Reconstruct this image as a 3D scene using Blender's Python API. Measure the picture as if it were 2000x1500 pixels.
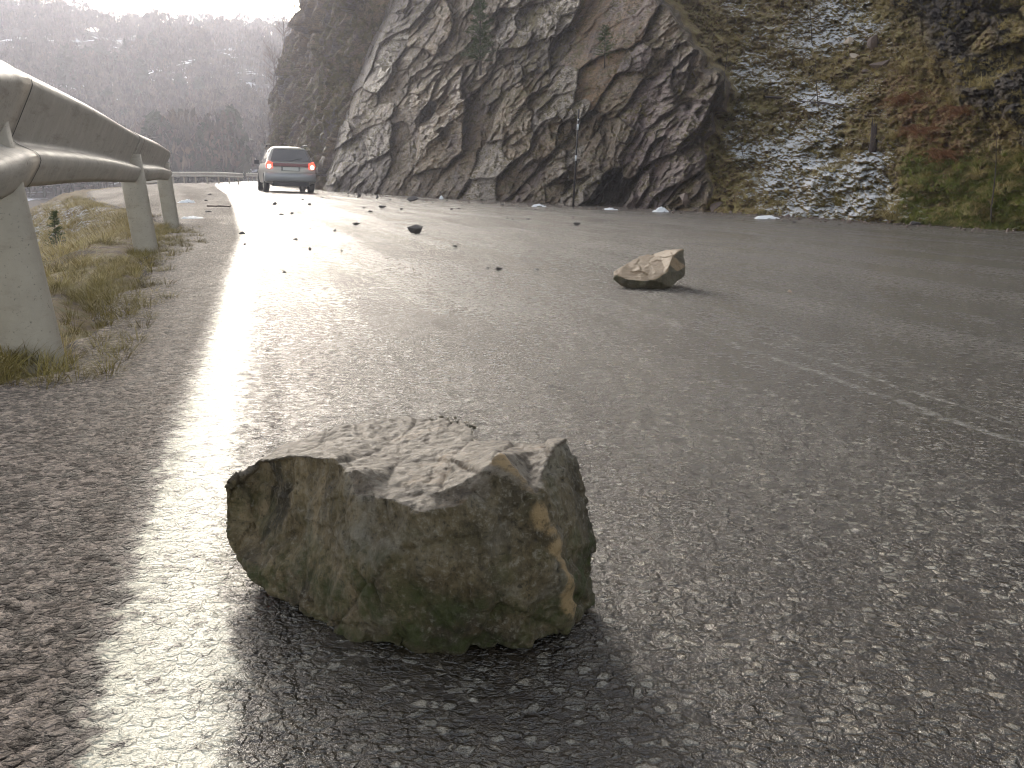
import bpy, bmesh, math, random
import numpy as np
from mathutils import Vector, Matrix
from mathutils.geometry import delaunay_2d_cdt
R = math.radians
random.seed(7); rng = np.random.default_rng(7)
S = bpy.context.scene
for o in list(bpy.data.objects): bpy.data.objects.remove(o)
C = S.collection

# ------------------------------------------------------------------ camera
PITCH = math.atan(403 / 2000); CP, SP = math.cos(PITCH), math.sin(PITCH); CH = 0.45
cam = bpy.data.cameras.new('camera'); cam.sensor_width = 36; cam.lens = 36; cam.clip_end = 3000; cam.clip_start = .02
camo = bpy.data.objects.new('camera', cam); C.objects.link(camo)
camo.location = (0, 0, CH); camo.rotation_euler = (R(90) - PITCH, 0, 0); S.camera = camo
# ------------------------------------------------------------------ sky, sun, exposure
SUN_AZ = math.atan2(-0.30, 1.0); SUN_EL = R(20)
W = bpy.data.worlds.new("World"); S.world = W; W.use_nodes = True
wn = W.node_tree; wn.nodes.clear()
wo = wn.nodes.new('ShaderNodeOutputWorld'); wb = wn.nodes.new('ShaderNodeBackground'); sk = wn.nodes.new('ShaderNodeTexSky')
sk.sky_type = 'NISHITA'; sk.sun_disc = False; sk.sun_elevation = SUN_EL; sk.sun_rotation = SUN_AZ
sk.air_density = 1.0; sk.dust_density = 2.0; sk.ozone_density = 1.5
hsv = wn.nodes.new('ShaderNodeHueSaturation'); hsv.inputs['Saturation'].default_value = .5
tint = wn.nodes.new('ShaderNodeMix'); tint.data_type = 'RGBA'; tint.blend_type = 'MULTIPLY'; tint.inputs[0].default_value = 1; tint.inputs[7].default_value = (1.02, .985, .925, 1)
wn.links.new(sk.outputs[0], hsv.inputs['Color']); wn.links.new(hsv.outputs[0], tint.inputs[6]); wn.links.new(tint.outputs[2], wb.inputs[0]); wb.inputs[1].default_value = 0.14
wn.links.new(wb.outputs[0], wo.inputs[0])
sl = bpy.data.lights.new('sun', 'SUN'); sl.energy = .5; sl.angle = R(13); sl.color = (1, .93, .82)
so = bpy.data.objects.new('sun', sl); C.objects.link(so)
sdir = Vector((math.sin(SUN_AZ) * math.cos(SUN_EL), math.cos(SUN_AZ) * math.cos(SUN_EL), math.sin(SUN_EL)))
so.rotation_euler = sdir.to_track_quat('Z', 'Y').to_euler()
S.view_settings.view_transform = 'Standard'; S.view_settings.look = 'None'
S.view_settings.exposure = 1.5; S.view_settings.gamma = 1; S.view_settings.use_curve_mapping = False
S.render.engine = 'CYCLES'; S.cycles.max_bounces = 6; S.cycles.volume_bounces = 0; S.cycles.use_denoising = True; S.cycles.pixel_filter_type = 'BLACKMAN_HARRIS'; S.cycles.filter_width = 1.05; S.cycles.sample_clamp_indirect = 1.5; S.cycles.sample_clamp_direct = 4
S.cycles.diffuse_bounces = 3; S.cycles.glossy_bounces = 3; S.cycles.transparent_max_bounces = 6

# ------------------------------------------------------------------ numpy noise
def _h(ix, iy, iz, seed=0):
    n = (ix.astype(np.int64) * 374761393 + iy.astype(np.int64) * 668265263 + iz.astype(np.int64) * 2147483647 + seed * 1274126177) & 0xffffffff
    n = ((n ^ (n >> 13)) * 1274126177) & 0xffffffff
    n = ((n ^ (n >> 16)) * 2246822519) & 0xffffffff
    return ((n ^ (n >> 15)) & 0xffffff) / float(0xffffff)
def vnoise(x, y, z, seed=0):
    x, y, z = np.broadcast_arrays(np.asarray(x, float), np.asarray(y, float), np.asarray(z, float))
    ix, iy, iz = np.floor(x), np.floor(y), np.floor(z)
    fx, fy, fz = x - ix, y - iy, z - iz
    fx, fy, fz = [f * f * (3 - 2 * f) for f in (fx, fy, fz)]
    r = 0
    for a in (0, 1):
        wx = fx if a else 1 - fx
        for b in (0, 1):
            wy = fy if b else 1 - fy
            for c in (0, 1):
                wz = fz if c else 1 - fz
                r = r + wx * wy * wz * _h(ix + a, iy + b, iz + c, seed)
    return r * 2 - 1
def fbm(x, y, z, o=4, seed=0, g=.5):
    r = 0; a = 1; f = 1
    for k in range(o):
        r = r + a * vnoise(np.asarray(x) * f + 17.3 * k, np.asarray(y) * f, np.asarray(z) * f, seed + k); a *= g; f *= 2.03
    return r
def cells(a, b, seed=0, ta=.5, tb=.3, bias=0., biasb=0.):
    """planar facets: each jittered cell carries its own offset and tilt"""
    ia, ib = np.floor(a), np.floor(b)
    best = np.full(a.shape, 1e9); val = np.zeros(a.shape); best2 = np.full(a.shape, 1e9)
    for da in (-1, 0, 1):
        for db in (-1, 0, 1):
            ca, cb = ia + da, ib + db; z = ca * 0
            pa = ca + .5 + .9 * (_h(ca, cb, z, seed) - .5); pb = cb + .5 + .9 * (_h(ca, cb, z, seed + 1) - .5)
            d = (a - pa) ** 2 + (b - pb) ** 2
            v = (_h(ca, cb, z, seed + 2) * 2 - 1) + (bias + ta * (_h(ca, cb, z, seed + 3) * 2 - 1)) * (a - pa) * 2 + (biasb + tb * (_h(ca, cb, z, seed + 4) * 2 - 1)) * (b - pb) * 2
            m = d < best
            best2 = np.where(m, best, np.minimum(best2, d)); val = np.where(m, v, val); best = np.where(m, d, best)
    return val, np.sqrt(best2) - np.sqrt(best)
def sstep(a, b, x):
    t = np.clip((np.asarray(x, float) - a) / (b - a), 0, 1); return t * t * (3 - 2 * t)

# ------------------------------------------------------------------ site layout (metres; x right, y ahead)
def axial(y, z=0.0): return y * CP - (z - CH) * SP
def lat(px, y, z=0.0): return (px - 1000) / 2000 * axial(y, z)
_lp = [(300, 1500), (378, 1000), (445, 700), (470, 540), (484, 460)]
_ly = []; _lx = []
for px, py in _lp:
    a = PITCH + math.atan((py - 750) / 2000); y = CH / math.tan(a); _ly.append(y); _lx.append(lat(px, y))
_ly += [15.5, 28, 42, 55, 70, 95, 130, 250]; _lx += [-4.1, -7.6, -11.8, -15.6, -19.8, -24, -20, 10]
_sl = (_lx[1] - _lx[0]) / (_ly[1] - _ly[0])
_ly = [-30] + _ly; _lx = [_lx[0] - _sl * .6 * (30 + _ly[1])] + _lx
def xL(y): return np.interp(y, _ly, _lx)
_ey = [-30, 0, 1.9, 2.35, 10.4, 14, 20, 35, 60, 69, 78, 120, 250]; _ex = [6.5, -.95, -1.38, -1.225, -3.5, -5.2, -8.2, -14.4, -21, -23.2, -22.5, -27, 0]
def xE(y): return np.interp(y, _ey, _ex)
def zg(x, y):
    x = np.asarray(x, float); y = np.asarray(y, float)
    t = x - xL(y)
    z = -0.025 * np.clip(t, 0, 8) + .002 * np.maximum(0, y - 30) - .0 * y
    return z
def gpt(px, py):
    d = Vector((0, CP, -SP)) + Vector((1, 0, 0)) * ((px - 1000) / 2000) + Vector((0, SP, CP)) * ((750 - py) / 2000)
    s = .3
    while s < 300:
        p = Vector((0, 0, CH)) + d * s
        if p.z <= float(zg(p.x, p.y)): return p
        s *= 1.004
    return p
def P(px, py, dep):
    return Vector((0, 0, CH)) + (Vector((0, CP, -SP)) + Vector((1, 0, 0)) * ((px - 1000) / 2000) + Vector((0, SP, CP)) * ((750 - py) / 2000)) * dep

# ------------------------------------------------------------------ object helpers
def tag(o, label=None, cat=None, group=None, kind=None):
    if label: o['label'] = label
    if cat: o['category'] = cat
    if group: o['group'] = group
    if kind: o['kind'] = kind
    return o
def mesh_obj(name, verts, faces, mat=None, parent=None, smooth=False, attrs=None):
    me = bpy.data.meshes.new(name)
    verts = np.asarray(verts, np.float32)
    if isinstance(faces, np.ndarray):
        nf, k = faces.shape
        me.vertices.add(len(verts)); me.vertices.foreach_set('co', verts.ravel())
        me.loops.add(nf * k); me.loops.foreach_set('vertex_index', faces.ravel().astype(np.int32))
        me.polygons.add(nf); me.polygons.foreach_set('loop_start', np.arange(0, nf * k, k, dtype=np.int32))
        me.update(calc_edges=True)
    else:
        me.from_pydata([tuple(map(float, v)) for v in verts], [], faces)
    if smooth: me.polygons.foreach_set('use_smooth', np.ones(len(me.polygons), bool))
    if attrs:
        for k, v in attrs.items():
            a = me.attributes.new(k, 'FLOAT', 'POINT'); a.data.foreach_set('value', np.asarray(v, np.float32).ravel())
    me.update()
    o = bpy.data.objects.new(name, me); C.objects.link(o)
    if mat: me.materials.append(mat)
    if parent: o.parent = parent
    return o
def grid_faces(nr, nc):
    i = np.arange(nr - 1)[:, None] * nc + np.arange(nc - 1)[None]
    return np.stack([i, i + 1, i + nc + 1, i + nc], -1).reshape(-1, 4)
def empty(name, loc=(0, 0, 0), rz=0):
    o = bpy.data.objects.new(name, None); C.objects.link(o); o.location = loc; o.rotation_euler = (0, 0, rz); return o
class MB:
    def __init__(s): s.v = []; s.f = []
    def add(s, v, f):
        n = len(s.v); s.v += [tuple(p) for p in v]; s.f += [tuple(i + n for i in q) for q in f]
    def box(s, c, h, rot=None):
        vs = []
        for x in (-1, 1):
            for y in (-1, 1):
                for z in (-1, 1):
                    p = Vector((x * h[0], y * h[1], z * h[2]))
                    if rot: p = rot @ p
                    vs.append(p + Vector(c))
        s.add(vs, [(0, 1, 3, 2), (4, 6, 7, 5), (0, 4, 5, 1), (2, 3, 7, 6), (0, 2, 6, 4), (1, 5, 7, 3)])
    def tube(s, pts, rad, n=5, cap=True):
        pts = [Vector(p) for p in pts]
        if not hasattr(rad, '__len__'): rad = [rad] * len(pts)
        b = len(s.v); T = (pts[-1] - pts[0]).normalized()
        u = T.orthogonal().normalized()
        for i, p in enumerate(pts):
            t = (pts[min(i + 1, len(pts) - 1)] - pts[max(i - 1, 0)]).normalized()
            u = (u - t * u.dot(t)).normalized(); w = t.cross(u)
            for k in range(n):
                a = 2 * math.pi * k / n; s.v.append(tuple(p + (u * math.cos(a) + w * math.sin(a)) * rad[i]))
        for i in range(len(pts) - 1):
            for k in range(n):
                s.f.append((b + i * n + k, b + i * n + (k + 1) % n, b + (i + 1) * n + (k + 1) % n, b + (i + 1) * n + k))
        if cap:
            s.f.append(tuple(b + k for k in range(n))[::-1]); s.f.append(tuple(b + (len(pts) - 1) * n + k for k in range(n)))
    def loft(s, rings, closed=True, cap=True):
        n = len(rings[0]); b = len(s.v)
        for r in rings: s.v += [tuple(p) for p in r]
        for i in range(len(rings) - 1):
            for k in range(n if closed else n - 1):
                s.f.append((b + i * n + k, b + i * n + (k + 1) % n, b + (i + 1) * n + (k + 1) % n, b + (i + 1) * n + k))
        if cap:
            s.f.append(tuple(b + k for k in range(n))[::-1]); s.f.append(tuple(b + (len(rings) - 1) * n + k for k in range(n)))
    def build(s, name, mat, parent=None, smooth=False):
        o = mesh_obj(name, np.array(s.v), s.f, mat, parent, smooth)
        return o

# ------------------------------------------------------------------ materials
def newmat(name):
    m = bpy.data.materials.new(name); m.use_nodes = True; nt = m.node_tree; nt.nodes.clear()
    out = nt.nodes.new('ShaderNodeOutputMaterial'); b = nt.nodes.new('ShaderNodeBsdfPrincipled'); nt.links.new(b.outputs[0], out.inputs[0])
    return m, nt, b
class N:
    """tiny node-graph writer"""
    def __init__(s, nt): s.t = nt; s.co = nt.nodes.new('ShaderNodeTexCoord').outputs['Object']
    def lk(s, a, b):
        if isinstance(a, (int, float)): b.default_value = a
        elif isinstance(a, tuple): b.default_value = a if len(a) == len(b.default_value) else (*a, 1)
        else: s.t.links.new(a, b)
    def map(s, scale=(1, 1, 1), rot=(0, 0, 0), v=None):
        n = s.t.nodes.new('ShaderNodeMapping'); n.inputs['Scale'].default_value = scale; n.inputs['Rotation'].default_value = rot
        s.t.links.new(v or s.co, n.inputs[0]); return n.outputs[0]
    def noise(s, sc, det=4, rough=.55, v=None, dist=0, out=0):
        n = s.t.nodes.new('ShaderNodeTexNoise'); n.inputs['Scale'].default_value = sc; n.inputs['Detail'].default_value = det
        n.inputs['Roughness'].default_value = rough; n.inputs['Distortion'].default_value = dist
        s.t.links.new(v or s.co, n.inputs['Vector']); return n.outputs[out]
    def vor(s, sc, v=None, out='Distance', feat='F1', rnd=1):
        n = s.t.nodes.new('ShaderNodeTexVoronoi'); n.feature = feat; n.inputs['Scale'].default_value = sc; n.inputs['Randomness'].default_value = rnd
        s.t.links.new(v or s.co, n.inputs['Vector']); return n.outputs[out]
    def mr(s, x, a, b, c=0, d=1, smooth=False):
        n = s.t.nodes.new('ShaderNodeMapRange'); n.clamp = True
        if smooth: n.interpolation_type = 'SMOOTHSTEP'
        s.lk(x, n.inputs[0])
        for k, w in zip((1, 2, 3, 4), (a, b, c, d)): n.inputs[k].default_value = w
        return n.outputs[0]
    def m(s, op, a, b=0, c=0):
        n = s.t.nodes.new('ShaderNodeMath'); n.operation = op; s.lk(a, n.inputs[0]); s.lk(b, n.inputs[1]); s.lk(c, n.inputs[2]); return n.outputs[0]
    def mix(s, f, a, b, mode='MIX'):
        n = s.t.nodes.new('ShaderNodeMix'); n.data_type = 'RGBA'; n.blend_type = mode
        s.lk(f, n.inputs[0]); s.lk(a, n.inputs[6]); s.lk(b, n.inputs[7]); return n.outputs[2]
    def ramp(s, f, stops, interp='LINEAR'):
        n = s.t.nodes.new('ShaderNodeValToRGB'); e = n.color_ramp.elements; n.color_ramp.interpolation = interp
        e[0].position, e[0].color = stops[0][0], (*stops[0][1], 1); e[1].position, e[1].color = stops[-1][0], (*stops[-1][1], 1)
        for p, c in stops[1:-1]: q = e.new(p); q.color = (*c, 1)
        s.lk(f, n.inputs[0]); return n.outputs[0]
    def attr(s, name):
        n = s.t.nodes.new('ShaderNodeAttribute'); n.attribute_name = name; return n.outputs['Fac']
    def sep(s, v, i):
        n = s.t.nodes.new('ShaderNodeSeparateXYZ'); s.t.links.new(v, n.inputs[0]); return n.outputs[i]
    def nz(s):
        return s.sep(s.t.nodes.new('ShaderNodeNewGeometry').outputs['True Normal'], 2)
    def bump(s, h, dist, strength=1, nrm=None):
        n = s.t.nodes.new('ShaderNodeBump'); n.inputs['Distance'].default_value = dist; n.inputs['Strength'].default_value = strength
        s.t.links.new(h, n.inputs['Height'])
        if nrm: s.t.links.new(nrm, n.inputs['Normal'])
        return n.outputs[0]

def simple(name, col, rough=.6, metal=0, var=.25, sc=20, bump=0, spec=.5):
    m, nt, b = newmat(name); g = N(nt)
    c = g.mix(g.noise(sc, 5), tuple(x * (1 - var) for x in col), tuple(min(1, x * (1 + var)) for x in col))
    g.lk(c, b.inputs['Base Color']); b.inputs['Roughness'].default_value = rough; b.inputs['Metallic'].default_value = metal
    b.inputs['Specular IOR Level'].default_value = spec
    if bump: g.lk(g.bump(g.noise(sc * 2, 5), bump), b.inputs['Normal'])
    return m

def mat_road():
    m, nt, b = newmat('wet_asphalt'); g = N(nt)
    t = g.attr('t'); e = g.attr('e')
    n1 = g.noise(3.0, 5, .6); n2 = g.noise(28, 4, .6); n3 = g.noise(.55, 4, .6)
    tj = g.m('ADD', t, g.m('MULTIPLY', g.m('SUBTRACT', n2, .5), .11))
    # stones
    warp = g.mix(.016, g.co, g.noise(45, 4, .65, out=1), 'ADD'); ve = g.vor(72, warp, feat='DISTANCE_TO_EDGE'); ve2 = g.vor(170, warp, feat='DISTANCE_TO_EDGE')
    vd = g.vor(72, warp); vc = g.vor(72, warp, 'Color'); vd2 = g.vor(170, warp); vc2 = g.vor(170, warp, 'Color')
    r1 = g.sep(vc, 0); r2 = g.sep(vc, 1); r3 = g.sep(vc, 2)
    st = g.m('MULTIPLY', g.mr(ve, .05, .22, 0, 1, True), g.mr(r1, .2, .45, .1, 1))
    fine = g.m('MULTIPLY', g.mr(ve2, .04, .2, 0, 1, True), g.sep(vc2, 0))
    h = g.m('ADD', g.m('MULTIPLY', st, .75), g.m('MULTIPLY', fine, .45))
    h = g.m('ADD', h, g.m('MULTIPLY', g.noise(60, 5, .65), .9))
    sh = g.mr(t, -.10, .06, 1, 0)      # shoulder: rougher, drier
    isline = g.m('MULTIPLY', g.mr(tj, -.068, -.045, 0, 1), g.mr(tj, .035, .07, 1, 0))
    wear = g.mr(g.noise(45, 5, .7), .34, .46, 0, 1)
    spk0 = g.noise(38, 5, .8)
    isline = g.m('MULTIPLY', isline, g.m('MAXIMUM', wear, g.mr(h, .9, 1.3, 0, .9)))
    stonecol = g.ramp(r2, [(0, (.05, .038, .026)), (.35, (.12, .10, .075)), (.6, (.27, .24, .185)), (.85, (.50, .46, .37)), (1, (.62, .52, .38))])
    binder = g.ramp(n2, [(.3, (.030, .022, .014)), (.7, (.062, .046, .030))])
    col = g.mix(g.m('MULTIPLY', g.m('MULTIPLY', fine, g.sep(vc2, 1)), .9), binder, (.22, .18, .13))
    col = g.mix(g.m('MULTIPLY', st, g.mr(n1, .3, .7, .55, 1)), col, stonecol)
    yy = g.sep(g.co, 1); tq = g.m('ADD', t, g.m('MULTIPLY', g.m('SUBTRACT', n1, .5), .10))
    joint = g.mr(g.m('ABSOLUTE', g.m('SUBTRACT', yy, g.m('ADD', JY, g.m('MULTIPLY', t, .16)))), .02, .05, 1, 0); col = g.mix(g.m('MULTIPLY', joint, g.mr(n1, .35, .5, 0, .9)), col, (.01, .008, .007))
    col = g.mix(g.mr(g.noise(1.1, 6, .7), .42, .62, .35, 0), col, (.03, .02, .012))
    gc = g.mix(g.mr(g.m('ADD', g.sep(vc2, 1), r2), .5, 1.6), (.035, .025, .020), (.42, .34, .28))
    vb = g.vor(50, warp); vbc = g.vor(50, warp, 'Color'); pale = g.m('MULTIPLY', g.mr(vb, .16, .30, 1, 0), g.mr(g.sep(vbc, 0), .62, .66, 0, .9)); col = g.mix(pale, col, g.mix(g.sep(vbc, 1), (.34, .30, .23), (.52, .47, .38)))
    cx = nt.nodes.new('ShaderNodeCombineXYZ'); g.lk(g.m('MULTIPLY', t, 1.5), cx.inputs[0]); g.lk(g.m('MULTIPLY', yy, .10), cx.inputs[1])
    trk = g.noise(1.0, 4, .6, cx.outputs[0]); col = g.mix(g.mr(trk, .40, .58, .4, 0), col, (.028, .019, .012))
    for c_, w_, a_ in SCR: col = g.mix(g.m('MULTIPLY', g.mr(g.m('ABSOLUTE', g.m('SUBTRACT', tq, c_)), w_ * .4, w_, a_, 0), g.mr(n2, .34, .52, .25, 1)), col, (.40, .37, .31))
    col = g.mix(g.m('MULTIPLY', sh, .85), col, gc)
    col = g.mix(isline, col, g.mix(g.noise(70, 4), (.70, .64, .48), (.92, .86, .68)))
    col = g.mix(g.m('MULTIPLY', g.m('SUBTRACT', 1, isline), g.mr(spk0, .42, .50, .85, 0)), col, (.018, .012, .008))
    g.lk(col, b.inputs['Base Color'])
    wetn = g.mr(n3, .35, .65, 0, 1)
    rg = g.m('ADD', g.m('MULTIPLY', wetn, -.10), .25)
    rg = g.m('ADD', rg, g.m('MULTIPLY', st, .04))
    rg = g.m('ADD', rg, g.m('MULTIPLY', sh, .5))
    rg = g.m('ADD', rg, g.mr(trk, .4, .6, -.05, .07)); spk = g.noise(38, 5, .8); cl = g.vor(26, warp, 'Color'); rg = g.m('ADD', rg, g.mr(spk, .38, .60, -.12, .10))
    g.lk(rg, b.inputs['Roughness'])
    g.lk(g.mr(sh, 0, 1, .78, .12), b.inputs['Specular IOR Level'])
    # wheel tracks, seam
    seam = g.m('MULTIPLY', g.mr(g.m('ABSOLUTE', g.m('SUBTRACT', tj, .115)), .004, .012, 1, 0), .8)
    h = g.m('SUBTRACT', h, seam)
    h = g.m('ADD', h, g.m('MULTIPLY', isline, .25))
    h = g.m('ADD', h, g.m('MULTIPLY', pale, .8))
    h = g.m('MULTIPLY', h, g.m('SUBTRACT', 1, g.m('MULTIPLY', isline, .5)))
    ht = g.m('ADD', g.m('MULTIPLY', h, g.m('ADD', 1.0, g.m('MULTIPLY', sh, 1.6))), g.m('ADD', g.m('MULTIPLY', g.noise(9, 3), .8), g.m('MULTIPLY', spk0, 1.3)))
    g.lk(g.bump(ht, .0042), b.inputs['Normal'])
    return m

def mat_cliff():
    m, nt, b = newmat('wet_rock_face'); g = N(nt)
    hs = g.attr('hs'); dk = g.attr('dark'); mo = g.attr('moss'); nz = g.nz()
    st = g.map((1, 1, 1), (R(48), R(8), 0)); sv = g.map((1.2, .5, 5), (R(48), 0, 0))
    a = g.noise(.7, 7, .62); bb = g.noise(3.2, 8, .65, sv); c2 = g.noise(14, 7, .7)
    col = g.ramp(a, [(.3, (.07, .048, .032)), (.43, (.15, .10, .06)), (.52, (.22, .155, .09)), (.6, (.28, .215, .155)), (.72, (.34, .285, .24))])
    tn = g.attr('tone')
    tc = g.ramp(g.m('DIVIDE', g.m('ADD', tn, .5), 6), [(0, (.18, .135, .115)), (1/6, (.25, .155, .075)), (2/6, (.34, .21, .095)), (3/6, (.50, .41, .33)), (4/6, (.38, .20, .075)), (5/6, (.44, .31, .285))], 'CONSTANT')
    col = g.mix(.72, col, tc)
    col = g.mix(g.mr(bb, .45, .64, 0, .6), col, (.07, .054, .042))
    col = g.mix(g.mr(g.noise(1.7, 6, .6), .55, .68, 0, .6), col, (.21, .125, .06))      # rusty ochre stain
    col = g.mix(g.mr(g.noise(9, 8, .7, sv), .58, .68, 0, .5), col, (.36, .31, .25))       # pale lichen
    col = g.mix(g.mr(g.noise(22, 8, .78), .36, .52, .85, 0), col, (.030, .020, .013))
    col = g.mix(g.mr(g.noise(.9, 5, .6), .52, .64, 0, .55), col, (.17, .12, .125))
    crack = g.mr(g.vor(2.6, g.mix(.25, sv, g.noise(3, 4, .6, out=1), 'ADD'), feat='DISTANCE_TO_EDGE'), 0, .035, 1, 0)
    crack2 = g.mr(g.vor(7, g.mix(.12, sv, g.noise(6, 4, .6, out=1), 'ADD'), feat='DISTANCE_TO_EDGE'), 0, .05, .7, 0)
    ck = g.m('MULTIPLY', g.m('MAXIMUM', crack, crack2), g.mr(g.noise(1.3, 3), .42, .58, 0, 1))
    col = g.mix(g.m('MULTIPLY', ck, .8), col, (.012, .01, .008))
    # moss / dead grass on ledges
    mossc = g.ramp(g.noise(5, 8, .75), [(.3, (.035, .03, .012)), (.45, (.10, .075, .022)), (.55, (.17, .12, .035)), (.66, (.10, .11, .02)), (.8, (.23, .19, .08))])
    mm = g.m('ADD', g.mr(nz, .30, .6, 0, .8), mo)
    mk = g.mr(g.m('MULTIPLY', mm, g.mr(g.noise(2.3, 7, .7), .4, .6, 0, 1.4)), .4, .62, 0, .95)
    col = g.mix(mk, col, mossc)
    hcol = g.ramp(g.noise(9, 9, .82), [(.36, (.018, .009, .005)), (.43, (.13, .065, .025)), (.48, (.28, .17, .06)), (.53, (.38, .28, .08)), (.58, (.28, .25, .06)), (.68, (.58, .45, .22))])
    rs = g.attr('rust'); hcol = g.mix(g.m('MULTIPLY', rs, g.mr(g.noise(8, 7, .75), .38, .52, 0, 1)), hcol, (.24, .07, .018))
    gr = g.attr('green'); hcol = g.mix(g.m('MULTIPLY', gr, g.mr(g.noise(5, 6, .7), .38, .6, 0, .9)), hcol, (.22, .19, .035))
    col = g.mix(g.mr(g.m('ADD', hs, g.m('MULTIPLY', g.m('SUBTRACT', g.noise(1.8, 6, .7), .5), 1.3)), .4, .55), col, hcol)
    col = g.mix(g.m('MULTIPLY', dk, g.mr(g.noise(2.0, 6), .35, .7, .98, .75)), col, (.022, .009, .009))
    # snow
    sn = g.attr('snow')
    s1 = g.m('ADD', g.noise(16, 6, .7), g.m('MULTIPLY', g.noise(3.2, 6, .7), .6))
    s1 = g.m('ADD', s1, g.m('MULTIPLY', nz, .16))
    sm = g.mr(g.m('ADD', s1, g.m('MULTIPLY', sn, .46)), 1.205, 1.275, 0, 1)
    sm = g.m('MULTIPLY', sm, g.mr(nz, .2, .42))
    sm = g.m('MULTIPLY', sm, g.mr(sn, .02, .12))
    col = g.mix(sm, col, (.88, .87, .87))
    g.lk(col, b.inputs['Base Color'])
    g.lk(g.m('ADD', g.mr(g.noise(6, 6), .35, .65, .30, .62), g.m('MULTIPLY', g.m('MAXIMUM', hs, mk), .3)), b.inputs['Roughness'])
    b.inputs['Specular IOR Level'].default_value = .55
    hh = g.m('ADD', g.m('MULTIPLY', g.noise(12, 10, .75, sv), 1.0), g.m('MULTIPLY', c2, .5))
    hh = g.m('SUBTRACT', hh, g.m('MULTIPLY', ck, .7))
    hh = g.m('ADD', hh, g.m('MULTIPLY', sm, .3))
    g.lk(g.bump(hh, .075), b.inputs['Normal'])
    return m

def mat_boulder(name='boulder_stone', tan=1., base=1., sc=1., tf=1.):
    m, nt, b = newmat(name); g = N(nt)
    tp = g.attr('top')
    sv = g.map((1.6 * sc, 1.6 * sc, .35 * sc), (0, R(12), 0))
    gn = g.map((sc, sc, sc))
    a = g.noise(9, 8, .66, gn); s1 = g.noise(26, 8, .7, sv); s2 = g.noise(150, 7, .75, gn)
    k = base
    side = g.ramp(a, [(.36, (.040 * k, .028 * k, .012 * k)), (.45, (.13 * k, .090 * k, .038 * k)), (.53, (.23 * k, .172 * k, .088 * k)), (.64, (.34 * k, .295 * k, .225 * k))])
    side = g.mix(g.m('MULTIPLY', g.mr(s1, .44, .58, 0, .7), g.attr('tan')), side, (.36 * k, .27 * k, .155 * k))
    side = g.mix(g.m('MULTIPLY', g.m('SUBTRACT', 1, g.attr('tan')), g.mr(g.noise(7, 6, .65, gn), .38, .6, .95, .25)), side, (.030, .024, .014))
    side = g.mix(g.mr(g.noise(15, 7, .7, sv), .36, .52, .6, 0), side, (.035, .027, .016))
    side = g.mix(g.mr(g.noise(14, 7, .7, gn), .55, .66, 0, .5), side, (.055, .058, .012))
    top = g.ramp(g.noise(22, 9, .7, g.map((sc * .6, sc * 2, sc * 2), (0, 0, R(-25)))), [(.33, (.055, .038, .022)), (.44, (.14, .105, .070)), (.54, (.21, .168, .118)), (.66, (.29, .24, .185))])
    top = g.mix(1 - tf, top, (.30, .18, .08))
    top = g.mix(g.mr(g.noise(11, 7, .7, gn), .56, .68, 0, .6), top, (.26, .15, .06))
    top = g.mix(g.mr(s2, .32, .40, .5, 0), top, (.10, .08, .06))
    col = g.mix(g.mr(g.m('ADD', tp, g.m('MULTIPLY', g.m('SUBTRACT', s2, .5), .5)), .35, .6), side, top)
    col = g.mix(g.mr(s2, .36, .47, .75, 0), col, (.028, .021, .012))
    col = g.mix(g.mr(s2, .53, .64, 0, .55), col, (.36 * k, .32 * k, .25 * k))
    lich = g.m('MULTIPLY', g.attr('lich'), g.mr(g.noise(90, 5, .7, gn), .5, .6, 0, 1))
    col = g.mix(lich, col, (.24, .24, .10))
    mos = g.m('MULTIPLY', g.attr('mossy'), g.mr(g.noise(30, 6, .7, gn), .42, .6, 0, .85))
    col = g.mix(mos, col, (.045, .055, .008))
    vein = g.attr('vein'); col = g.mix(g.m('MULTIPLY', vein, g.mr(g.noise(45, 8, .8, gn), .40, .52, .1, .9)), col, (.40 * k, .27 * k, .13 * k))
    g.lk(col, b.inputs['Base Color']); g.lk(g.mr(s2, .3, .7, .38, .75), b.inputs['Roughness'])
    b.inputs['Specular IOR Level'].default_value = .45
    hh = g.m('ADD', g.m('ADD', g.m('MULTIPLY', g.noise(75, 10, .8, gn), 1.0), g.m('MULTIPLY', s1, .3)), g.m('MULTIPLY', s2, .5))
    g.lk(g.bump(hh, .0045 / sc), b.inputs['Normal'])
    return m

def mat_ground():
    m, nt, b = newmat('bank_soil_and_heath'); g = N(nt)
    far = g.attr('far')
    n = g.noise(4.5, 9, .75)
    near = g.ramp(n, [(.3, (.028, .016, .008)), (.42, (.09, .05, .018)), (.5, (.19, .12, .04)), (.58, (.12, .10, .022)), (.7, (.30, .22, .10))])
    near = g.mix(g.mr(g.noise(14, 8, .75), .60, .66, 0, .7), near, (.30, .24, .16))
    farc = g.ramp(g.noise(.05, 8, .7), [(.3, (.02, .018, .008)), (.5, (.055, .04, .02)), (.7, (.10, .055, .03))])
    col = g.mix(far, near, farc)
    sn = g.m('MULTIPLY', far, g.mr(g.noise(.16, 9, .75, g.map((1, 1, 2.2))), .545, .57, 0, 1))
    col = g.mix(sn, col, (.8, .82, .86))
    sn2 = g.m('MULTIPLY', g.m('SUBTRACT', 1, far), g.m('MULTIPLY', g.attr('nsnow'), g.mr(g.noise(16, 7, .7), .5, .56, 0, 1)))
    col = g.mix(sn2, col, (.78, .8, .84))
    g.lk(col, b.inputs['Base Color']); b.inputs['Roughness'].default_value = .9
    g.lk(g.bump(g.noise(12, 9, .75), .08), b.inputs['Normal'])
    return m

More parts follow.
